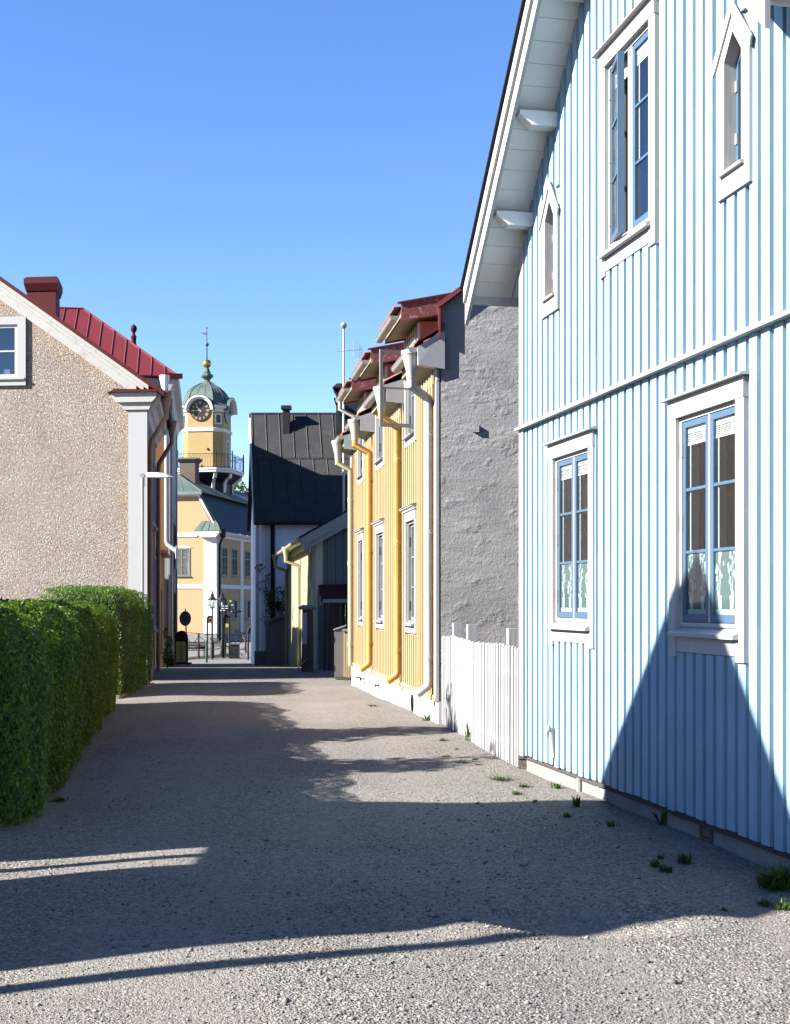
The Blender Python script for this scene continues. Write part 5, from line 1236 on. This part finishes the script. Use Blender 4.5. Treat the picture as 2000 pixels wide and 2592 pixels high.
for sgn in (1, -1):                                          # small windows and blind arches on the chamfers
    a = Vector((TX+sgn*aw/2, TY-Aw/2, 0)); b = Vector((TX+sgn*Aw/2, TY-aw/2, 0)); ex = (b-a).normalized(); nn = Vector((ex.y, -ex.x, 0)); nn = nn if nn.y < 0 else -nn; md = (a+b)/2
    ctr = lambda p, md=md, ex=ex, nn=nn: md+ex*p.x-nn*p.y+Vector((0,0,p.z))
    q = MB(ctr); q.ring(rect(-.27,.27,15.42,16.16), rect(-.18,.18,15.50,16.08), 'y', -.05, .0); wn_ = q.build('window', 'th_white', tower)
    MB(ctr).poly([(-.18,-.012,15.5),(.18,-.012,15.5),(.18,-.012,16.08),(-.18,-.012,16.08)]).build('pane', 'mansard', wn_, recalc=False)
    arch = [(-.28,12.2),(.28,12.2)]+[(.28*math.cos(math.pi*k/8),14.0+.28*math.sin(math.pi*k/8)) for k in range(9)]
    arci = [(-.25,12.2),(.25,12.2)]+[(.25*math.cos(math.pi*k/8),14.0+.25*math.sin(math.pi*k/8)) for k in range(9)]
    MB(ctr).ring(arch, arci, 'y', -.025, .0).build('blind_arch', 'tower_y', tower)
rtr = lambda p: Vector((TX+Aw/2-p.y, TY+p.x, p.z))
arch = [(-.42,12.2),(.42,12.2)]+[(.42*math.cos(math.pi*k/10),14.0+.42*math.sin(math.pi*k/10)) for k in range(11)]
arci = [(-.30,12.2),(.30,12.2)]+[(.30*math.cos(math.pi*k/10),14.0+.30*math.sin(math.pi*k/10)) for k in range(11)]
MB(rtr).ring(arch, arci, 'y', -.05, .0).build('door_surround', 'th_white', tower)
q = MB(); q.lathe((TX+.55,TY-Aw/2,13.6), [(.02,-.1),(.09,-.05),(.09,.05),(.02,.1)], 10); q.build('alarm_bell', 'red_metal', tower)
q = MB(); q.loft([octo(1.50,11.86),octo(1.54,11.9),octo(1.54,12.02),octo(1.58,12.05),octo(1.58,12.17)]); q.build('balcony', 'th_white', tower)
q = MB(); q.loft([octo(1.0,10.0),octo(1.05,11.2),octo(1.49,11.84)]); q.build('balcony_underside', 'black_metal', tower)
for k in range(8):
    o_ = octo(1, 0); i0 = Vector(octo(1.03,0)[k]); i1 = Vector(octo(1.47,0)[k]); d = (i1-i0); n = Vector((-d.y,d.x,0)).normalized()*.11
    prf = [(.0,10.55),(.12,10.5),(.16,10.75),(.20,11.15),(.45,11.4),(.90,11.5),(1.0,11.85),(.0,11.85)]
    B = MB(); vs_ = [i0+d*p+n*s+Vector((0,0,z)) for s in (-1,1) for p, z in prf]; m_ = len(prf)
    B.add(vs_, [tuple(range(m_))[::-1], tuple(range(m_,2*m_))]+[(i,(i+1)%m_,m_+(i+1)%m_,m_+i) for i in range(m_)]); B.build('bracket', 'th_white', tower)
q = MB(); oc = [Vector(p) for p in octo(1.53, 12.17)]
for k in range(8):
    a, b = oc[k], oc[(k+1)%8]; L = (b-a).length; n = max(3, int(L/.20))
    q.tube([a, a+Vector((0,0,1.18))], .055, 6); q.lathe((a.x,a.y,a.z+1.18), [(.03,0),(.06,.05),(.03,.11),(.005,.16)], 6)
    for z in (.10, 1.02): q.tube([a+Vector((0,0,z)), b+Vector((0,0,z))], .018, 4)
    for i in range(1, n):
        p = a.lerp(b, i/n); q.tube([p+Vector((0,0,.1)), p+Vector((0,0,.72))], .011, 4)
        p2 = a.lerp(b, (i-1)/n); p3 = a.lerp(b, (i+1)/n); q.tube([p+Vector((0,0,.72)), p.lerp(p2,.5)+Vector((0,0,1.0))], .009, 4); q.tube([p+Vector((0,0,.72)), p.lerp(p3,.5)+Vector((0,0,1.0))], .009, 4)
q.build('railing', 'black_metal', tower)

# ---------------------------------------------------------------- street furniture on the square
def lantern(name, label, loc, H, group):
    T = thing(name, label, 'street lamp', loc, 0, group)
    q = MB(); q.lathe((0,0,0), [(.10,0),(.10,.9),(.07,.95),(.045,1.0),(.04,H-.72),(.07,H-.70),(.04,H-.66),(.10,H-.62)], 10); q.build('post', 'black_metal', T, True)
    z0, z1 = H-.62, H-.20; q = MB(); n = 6
    for k in range(n):
        a = 2*math.pi*k/n+.3; q.tube([(.12*math.cos(a),.12*math.sin(a),z0),(.19*math.cos(a),.19*math.sin(a),z1)], .012, 4)
    q.lathe((0,0,0), [(.12,z0-.02),(.13,z0),(.13,z0+.02),(.12,z0+.02)], 6, .3); q.build('lantern_frame', 'black_metal', T)
    q = MB(); q.lathe((0,0,0), [(.11,z0+.02),(.18,z1)], 6, .3); q.f = q.f[:6]; q.m = q.m[:6]; q.build('lantern_glass', 'lamp_glass', T, recalc=False)
    q = MB(); q.lathe((0,0,0), [(.25,z1-.02),(.25,z1+.01),(.10,z1+.17),(.09,z1+.24),(.11,z1+.26),(.05,z1+.33),(.03,z1+.40),(.045,z1+.43),(.005,z1+.50)], 6, .3); q.build('lantern_roof', 'black_metal', T)
    q = MB(); q.lathe((0,0,0), [(.03,z0),(.055,z0+.08),(.05,z0+.24),(.02,z0+.28)], 8); q.build('bulb', 'plate', T)
    return T
for u, Y, lab in ((537.6, 70, 'black post lantern on the square, the left one, carrying a small street-name plate'), (562.4, 71.2, 'black post lantern on the square, the right one, against the shaded wall')):
    p = at(u, 0, Y); zt = at(u, 1497, Y).z; lantern('street_lantern', lab, (p.x, Y, gz0(Y)), zt-gz0(Y)-.25, 'post lanterns on the square')
    if u < 540:
        SN = thing('street_name_plate', 'small white street-name plate on the left lantern post', 'sign', tuple(at(530.5, 1532, Y)))
        q = MB(); q.box(-.14,.14,-.01,.01,-.05,.05); q.build('plate', 'plate', SN)
        q = MB()
        for k in range(8): q.box(-.115+.029*k,-.1+.029*k,-.014,-.0105,-.022,.02 if k in (0,1,5) else .008)
        q.build('lettering', 'black_metal', SN)
SP = thing('direction_signpost', 'black finger signpost with white-lettered arms on the square', 'signpost', (at(581.5,0,70.6).x, 70.6, gz0(70.6)))
zp = lambda v: at(581, v, 70.6).z-gz0(70.6)
MB().tube([(0,0,0),(0,0,zp(1525))], .04, 8).build('pole', 'black_metal', SP, True)
for v, x0, x1, pt, wc in ((1534,-.50,-.04,0,1),(1540,-.50,-.04,0,1),(1545,-.56,-.02,-1,0),(1548,.02,.68,1,0),(1531.5,.03,.26,0,1)):
    z = zp(v); q = MB(); h = .055 if not wc else .05
    if pt == 1: q.prism([(x0,z-h),(x1-.1,z-h),(x1,z),(x1-.1,z+h),(x0,z+h)], 'y', -.06, -.04)
    elif pt == -1: q.prism([(x1,z-h),(x0+.1,z-h),(x0,z),(x0+.1,z+h),(x1,z+h)], 'y', -.06, -.04)
    else: q.box(x0, x1, -.06, -.04, z-h, z+h)
    arm = q.build('finger', 'black_metal', SP); q = MB(); k0 = x0+.05
    while k0 < x1-.12:
        l = .16 if wc else .10; q.box(k0, min(k0+l, x1-.05), -.064, -.0605, z-.022, z+.022); k0 += l+.06
        if not wc and k0 > x0+.34: break
    q.build('lettering', 'plate', arm)
q = MB(); z = zp(1523); q.prism([(-.14,z+.10),(.0,z+.06),(.05,z+.0),(-.02,z+.07)], 'y', -.03, -.01); q.build('green_arrow', 'leaf_green', SP)
q = MB(); q.prism([(-.03,z+.08),(.14,z+.07),(.03,z-.06)], 'y', -.05, -.03); q.build('yellow_arrow', 'leaf_yellow', SP)
def arch_sign(name, label, u0, u1, vt, vb_, Y, panel, vpanel, extra=None):
    a, b = at(u0, vt, Y), at(u1, vb_, Y); T = thing(name, label, 'sign', ((a.x+b.x)/2, Y, gz0(Y))); hw_ = (b.x-a.x)/2; zt = a.z-gz0(Y); zb2 = at(u0, vpanel, Y).z-gz0(Y)
    q = MB(); r_ = hw_; pts = [(-hw_,0,0),(-hw_,0,zt-r_)]+[(-r_*math.cos(math.pi*k/10),0,zt-r_+r_*math.sin(math.pi*k/10)) for k in range(1,10)]+[(hw_,0,zt-r_),(hw_,0,0)]
    q.tube(pts, .045, 8); q.build('frame', 'black_metal', T, True)
    q = MB(); q.prism([(-r_*.9,zb2),(r_*.9,zb2)]+[(r_*.9*math.cos(math.pi*k/10),zt-r_+r_*.9*math.sin(math.pi*k/10)) for k in range(11)], 'y', -.02, .02); p_ = q.build('panel', panel, T)
    return T, zb2, zt, hw_
T, zb2, zt, hw_ = arch_sign('arched_sign', 'slim arched sign with an orange panel beside the left lantern', 525, 537, 1560, 1578, 69.0, 'sign_orange', 1577)
q = MB(); q.tube([(-.05,-.025,zb2+.12),(.0,-.025,zt-.22),(.06,-.025,zb2+.1)], .02, 5); q.lathe((.01,-.025,zt-.17), [(.01,-.04),(.04,0),(.01,.04)], 6); q.build('emblem', 'clock', T)
T, zb2, zt, hw_ = arch_sign('arched_sign', 'wide arched dark notice board between the right lantern and the finger post', 567, 580.5, 1558, 1580, 70.2, 'clock', 1578)
q = MB(); q.prism([(-.10,zb2-.20),(.12,zb2-.20),(.12,zb2-.06),(.05,zb2-.0),(-.06,zb2-.02)], 'y', -.02, .02); q.build('leaflet', 'leaf_yellow', T)
p = at(555.5, 0, 87.2); T = thing('poster_board', 'narrow white poster board in front of the town hall corner', 'poster', (p.x, 87.2, gz0(87.2))); z0_, z1_ = at(0,1590,87.2).z-gz0(87.2), at(0,1566,87.2).z-gz0(87.2)
q = MB(); q.box(-.14,.14,-.02,.02,z0_,z1_); q.build('panel', 'plate', T); q = MB(); q.box(-.05,.05,-.026,-.021,z0_+.3,z1_-.1); q.build('print', 'brown', T)
q = MB(); q.tube([(0,.03,0),(0,.03,z1_)], .03, 6); q.build('post', 'black_metal', T); q = MB(); q.box(-.1,.1,-.03,.03,z1_,z1_+.22); q.build('header', 'red_metal', T)
o = MB().lathe((0,0,0), [(.055,-.1),(.055,1.0),(.05,1.04),(.0,1.05)], 12).build('bollard', 'green_metal', None, True); p = at(523,0,62); o.location = (p.x,62,gz0(62)); tag(o, 'dark green bollard post at the edge of the square', 'bollard')
# railing of posts and chains round the planted strip
CF = thing('chain_fence', 'black post-and-chain fence with thin top rail along the square', 'fence'); pp = []
for u, Y, vt in ((470,67.5,1601),(503,69.5,1604),(570.5,72.0,1607),(622,75.5,1611)):
    p = at(u, vt, Y); z0_ = gz0(Y); pp.append(Vector((p.x, Y, p.z)))
    q = MB(); q.lathe((p.x,Y,z0_), [(.09,0),(.06,.12),(.05,.6),(.075,.63),(.075,.70),(.05,.73),(.045,p.z-z0_-.08),(.07,p.z-z0_-.06),(.05,p.z-z0_),(.01,p.z-z0_+.04)], 8); q.build('post', 'black_metal', CF)
for a, b in zip(pp, pp[1:]):
    q = MB(); q.tube([a, b], .018, 5)
    q.tube([a-Vector((0,0,.75)), b-Vector((0,0,.75))], .016, 5)
    for dz, sag in ((.08,.42),(.55,.30)):
        q.tube([a.lerp(b,t/10)-Vector((0,0,dz+sag*4*(t/10)*(1-t/10))) for t in range(11)], .016, 5)
    q.build('chain', 'black_metal', CF)
def bench(label, u, Y, rz, s=1.0, mat='black_metal', name='park_bench'):
    p = at(u, 0, Y); T = thing(name, label, 'bench', (p.x, Y, gz0(Y)), rz, 'benches on the square')
    q = MB()
    for k in range(5): q.box(-.75*s,.75*s,-.28+.11*k,-.20+.11*k,.42,.45)
    q.build('seat', mat, T); q = MB()
    for k in range(5): q.box(-.75*s,.75*s,.24+.045*k,.265+.045*k,.50+.085*k,.56+.085*k)
    q.build('backrest', mat, T)
    for x in (-.7*s, .7*s):
        q = MB(); q.tube([(x,-.32,0),(x,-.22,.2),(x,-.26,.42),(x,.22,.42),(x,.32,.62),(x,.46,.93)], .025, 6); q.tube([(x,.40,0),(x,.25,.2),(x,.20,.42)], .025, 6)
        q.tube([(x,-.3,.42),(x,-.33,.60),(x,-.15,.66),(x,.30,.62)], .02, 6); q.build('end_frame', 'black_metal', T)
    return T
bench('black slatted bench with curled iron ends behind the ochre sign board', 490, 70.8, R(200), .9)
bench('black slatted bench with curled iron ends between the lanterns and the bin', 561, 74.5, R(120), .9)
bench('black bench standing against the shaded town hall wall', 616, 85.0, R(80), .8)
bench('pale bench at the right by the black-roofed house', 644, 78.0, R(60), .8, 'grey_board')
LB = thing('litter_bin', 'boxy black litter bin on the square', 'bin', (at(595,0,70).x, 70, gz0(70)))
q = MB(); q.box(-.22,.17,-.2,.2,.0,.80); q.build('body', 'black_metal', LB); q = MB(); q.box(-.26,.24,-.24,.24,.80,.85); q.build('lid', 'grey_metal', LB); q = MB(); q.box(.171,.24,-.18,.18,.02,.8); q.build('side_panel', 'grey_stone', LB)
T = thing('hooped_sign', 'tall black hooped frame at the right edge of the square beside the black-roofed house', 'sign', (at(636,0,67.5).x, 67.5, gz0(67.5)))
q = MB(); q.tube([(-.16,0,0),(-.16,0,1.5)]+[(.12-.28*math.cos(math.pi*k/10),0,1.5+.28*math.sin(math.pi*k/10)) for k in range(1,10)]+[(.40,0,1.5),(.40,0,0)], .05, 8); q.build('frame', 'black_metal', T, True)
q = MB(); q.prism([(-.14,1.4),(.38,1.4)]+[(.12+.26*math.cos(math.pi*k/8),1.5+.26*math.sin(math.pi*k/8)) for k in range(9)], 'y', -.02, .02); q.build('panel', 'clock', T)
# near the lane mouth: sign board on a foot, round road sign seen from behind
YS = 55.0; p = at(460,0,YS); zb2 = gz0(YS)
AB = thing('sandwich_board', 'arch-topped black sign board with ochre panel on a slab foot at the lane mouth', 'sign board', (p.x, YS, zb2+.03))
s_ = YS/FPX; q = MB(); q.box(-.27,.27,-.06,.06,.08,1.05); q.build('frame', 'black_metal', AB)
q = MB(); q.prism([(-.27,1.05),(.27,1.05)]+[(.27*math.cos(math.pi*k/10),1.12+.30*math.sin(math.pi*k/10)) for k in range(11)], 'y', -.06, .06); q.build('arch_top', 'clock', AB)
q = MB(); q.box(-.225,.19,-.075,-.061,.10,.95); pnl = q.build('panel', 'sign_yellow', AB)
q = MB()
for k in range(7): ww = (.06,.05,.1,.08,.11,.07,.09)[k]; q.box(-.02-ww,-.02+ww,-.079,-.0755,.84-.11*k,.87-.11*k)
q.build('lettering', 'sign_orange', pnl)
q = MB(); q.box(-.42,.40,-.22,.22,.0,.07); q.build('foot', 'black_metal', AB)
YS = 57.5; p = at(470,0,YS); RS = thing('round_road_sign', 'round road sign seen from behind, tilted on its grey pole at the lane mouth', 'road sign', (at(470.5,0,YS).x, YS, gz0(YS)))
q = MB(); q.tube([(.05,.02,0),(-.02,.02,2.45)], .03, 8); q.build('pole', 'black_metal', RS)
q = MB(); q.lathe((0,0,0), [(.01,-.012),(.30,-.012),(.33,.0),(.30,.012),(.01,.012)], 28); rr_ = Matrix.Rotation(R(90),4,'X'); r2_ = Matrix.Rotation(R(48),4,'Z'); q.v = [Vector((-.02,-.03,2.02))+(r2_@(rr_@p)) for p in q.v]; q.build('disc', 'clock', RS)
# planted strip behind the chains
gr = MB(); a = [at(470,0,68.2), at(598,0,72.5), at(592,0,75), at(470,0,71.5)]; gr.poly([(v.x, v.y, gz0(v.y)+.012) for v in a]); tag(gr.build('planted_strip', 'grass', recalc=False), kind='structure')

# ---------------------------------------------------------------- weeds along the wall foots
def tuft(name, label, cat, u, v, n, h, spread, seed, wide=.006, mat='grass'):
    Y = FPX*EYE/(v-HZ); x = (u-1000)/FPX*Y; r3 = random.Random(seed); q = MB()
    for k in range(n):
        a = r3.uniform(0,6.28); l = h*r3.uniform(.5,1.1); sp = spread*r3.uniform(.1,1); bx, by = spread*.45*r3.gauss(0,.5), spread*.45*r3.gauss(0,.5)
        d = Vector((math.cos(a), math.sin(a), 0)); s = Vector((-d.y, d.x, 0))*wide*r3.uniform(.6,1.3)
        p0 = Vector((bx,by,-.01)); p1 = p0+d*sp*.45+Vector((0,0,l*.62)); p2 = p0+d*sp*1.05+Vector((0,0,l*(.95 if wide < .01 else .8)))
        q.add([p0-s*.6,p0+s*.6,p1+s,p1-s,p2], [(0,1,2,3),(3,2,4)])
    o = q.build(name, mat, None, recalc=False); o.location = (x, Y, gz(x, Y)); a_ = o.data.attributes.new('rnd','FLOAT','FACE'); a_.data.foreach_set('value', [r3.uniform(0,1) for _ in o.data.polygons])
    return tag(o, label, cat, 'weeds growing in the gravel')
k0 = lambda cx, cy: (1000+cx/1.685, 1500+cy/1.685)
WD = [((205,640),60,.06,.10),((215,698),50,.05,.09),((300,724),45,.06,.08),((262,672),30,.04,.07),((450,798),110,.07,.17),((340,712),30,.05,.06),((360,735),25,.04,.06),
      ((690,838),70,.09,.08),((518,862),60,.07,.07),((550,828),70,.07,.11),((775,922),60,.15,.07),((735,964),40,.07,.06),((925,1002),50,.08,.07),((595,900),24,.05,.05),
      ((1108,1168),60,.08,.08),((1155,1188),70,.09,.08),((1235,1160),60,.13,.08),((1132,1140),24,.07,.04),((1575,1325),50,.07,.08),((1655,1345),60,.10,.10),((1400,1345),30,.05,.06)]
near = ['beside the picket fence foot','in the sunlit gravel by the picket fence','in the sunlit gravel before the blue house','in the shaded gravel before the blue house']
wlab = ['low grass tuft at the far end of the weeds by the picket fence','small flat weed nearest the lane middle by the fence','thin tuft of grass halfway along the fence gravel','tiny sprig just past the fence corner','widest sunlit grass tuft in the gravel before the fence end','pair of small sprigs close to the fence foot, left one','pair of small sprigs close to the fence foot, right one',
        'bright upright tuft in sun below the stone plinth','little round tuft alone in the sun before the shadow edge','broad low weed in sun between the fence end and plinth','upright tuft at the plinth just inside the shadow edge','flat dark weed just inside the shadow edge','small dark tuft under the middle of the blue wall','tiny weed right on the edge of the shadow',
        'leftmost tuft of three in the deep shade','middle tuft of three in the deep shade','tallest tuft of three in the deep shade','tiny sprig above three tufts in the deep shade','pale weed near the right edge of the photo','leafy weed at the right edge near the stones','faint weed among stones in the lower shade']
for i, ((c, n, h, s), lab) in enumerate(zip(WD, wlab)):
    tuft('grass_tuft', lab, 'weed', *k0(*c), n, h*.68, s*.85, i, .0045)
tuft('grass_tuft', 'large lush grass clump at the right edge against the plinth', 'weed', *k0(1640,1262), 140, .17, .18, 77, .006)
tuft('dandelion', 'broad-leaved weed at the right edge beside the lush grass clump', 'weed', *k0(1598,1262), 14, .17, .13, 78, .022)
tuft('dandelion', 'broad-leaved weed against the shaded plinth below the right window', 'weed', *k0(1142,1003), 9, .20, .10, 79, .016)
tuft('dandelion', 'broad-leaved weed at the foot of the yellow house corner', 'weed', *k0(140,545), 12, .15, .16, 80, .02)
tuft('grass_tuft', 'long bent grass blades against the picket fence foot', 'weed', *k0(330,640), 30, .24, .20, 81, .007)
tuft('grass_tuft', 'small green tuft below the near end of the hedge', 'weed', 150, 2022, 50, .05, .09, 82)
tuft('grass_tuft', 'low grass at the foot of the yellow house plinth', 'weed', 945, 1783, 40, .05, .16, 83)
# ---------------------------------------------------------------- loose stones on the gravel
def stones(n, seed):
    r_ = np.random.default_rng(seed); base = np.array([(1,0,0),(-1,0,0),(0,1,0),(0,-1,0),(0,0,1),(0,0,-1)], float); fc = [(0,2,4),(2,1,4),(1,3,4),(3,0,4),(2,0,5),(1,2,5),(3,1,5),(0,3,5)]
    Y = 4.4+r_.power(.9,n)*0+r_.uniform(0,1,n)**1.7*11; X = r_.uniform(-.32,.34,n)*Y
    wall = 1.0-(Y-12.4)*.2148; ok = (X < np.minimum(wall, 1.3-.2148*(Y-12.4))) & (X > -2.5-.17*(np.maximum(Y,9.3)-9.6)-(Y < 9.2)*3)
    X, Y = X[ok], Y[ok]; n = len(X)
    dens = np.sin(X*2.1+1.0)*.5+np.sin(Y*1.3+X)*.3+np.sin(X*5+Y*3)*.3+(X > .5)*.5; keep = r_.uniform(-1,1.0,n) < dens+.2; X, Y = X[keep], Y[keep]; n = len(X)
    S = np.clip(r_.lognormal(-5.35,.42,n),.0025,.02); big = r_.uniform(0,1,n) < .004; S[big] *= r_.uniform(1.6,2.6,big.sum())
    V = []; an = r_.uniform(0,6.28,n); sc_ = r_.uniform(.6,1.2,(n,3))*np.array([1.15,.85,.62])
    jit = r_.normal(1,.16,(n,6,1))
    P = base[None]*jit*sc_[:,None,:]*S[:,None,None]
    c, s = np.cos(an)[:,None], np.sin(an)[:,None]; px = P[:,:,0]*c-P[:,:,1]*s; py = P[:,:,0]*s+P[:,:,1]*c
    zz = np.array([gz(float(a), float(b)) for a, b in zip(X, Y)])
    V = np.stack([px+X[:,None], py+Y[:,None], P[:,:,2]+zz[:,None]+S[:,None]*.25], 2).reshape(-1,3)
    me = bpy.data.meshes.new('loose_gravel'); me.from_pydata(V.tolist(), [], [tuple(6*i+k for k in f) for i in range(n) for f in fc])
    a_ = me.attributes.new('rnd','FLOAT','FACE'); a_.data.foreach_set('value', np.repeat(r_.uniform(0,1,n),8).astype(np.float32))
    N = Nd('loose_stone'); at_ = N.n('ShaderNodeAttribute'); at_.attribute_name = 'rnd'
    c_ = N.ramp(at_.outputs['Fac'], [(0,(.045,.045,.047)),(.35,(.085,.083,.08)),(.65,(.125,.108,.098)),(.88,(.15,.14,.132)),(1,(.21,.20,.19))]); N.bsdf(c_, .9, N.bump(N.noise(120,2),.3,.004)); me.materials.append(N.m); me.polygons.foreach_set('use_smooth', [True]*len(me.polygons))
    o = bpy.data.objects.new('loose_gravel', me); C.objects.link(o); tag(o, 'loose grey and pinkish stones lying on the gravel lane', 'gravel', kind='stuff')
stones(52000, 12)
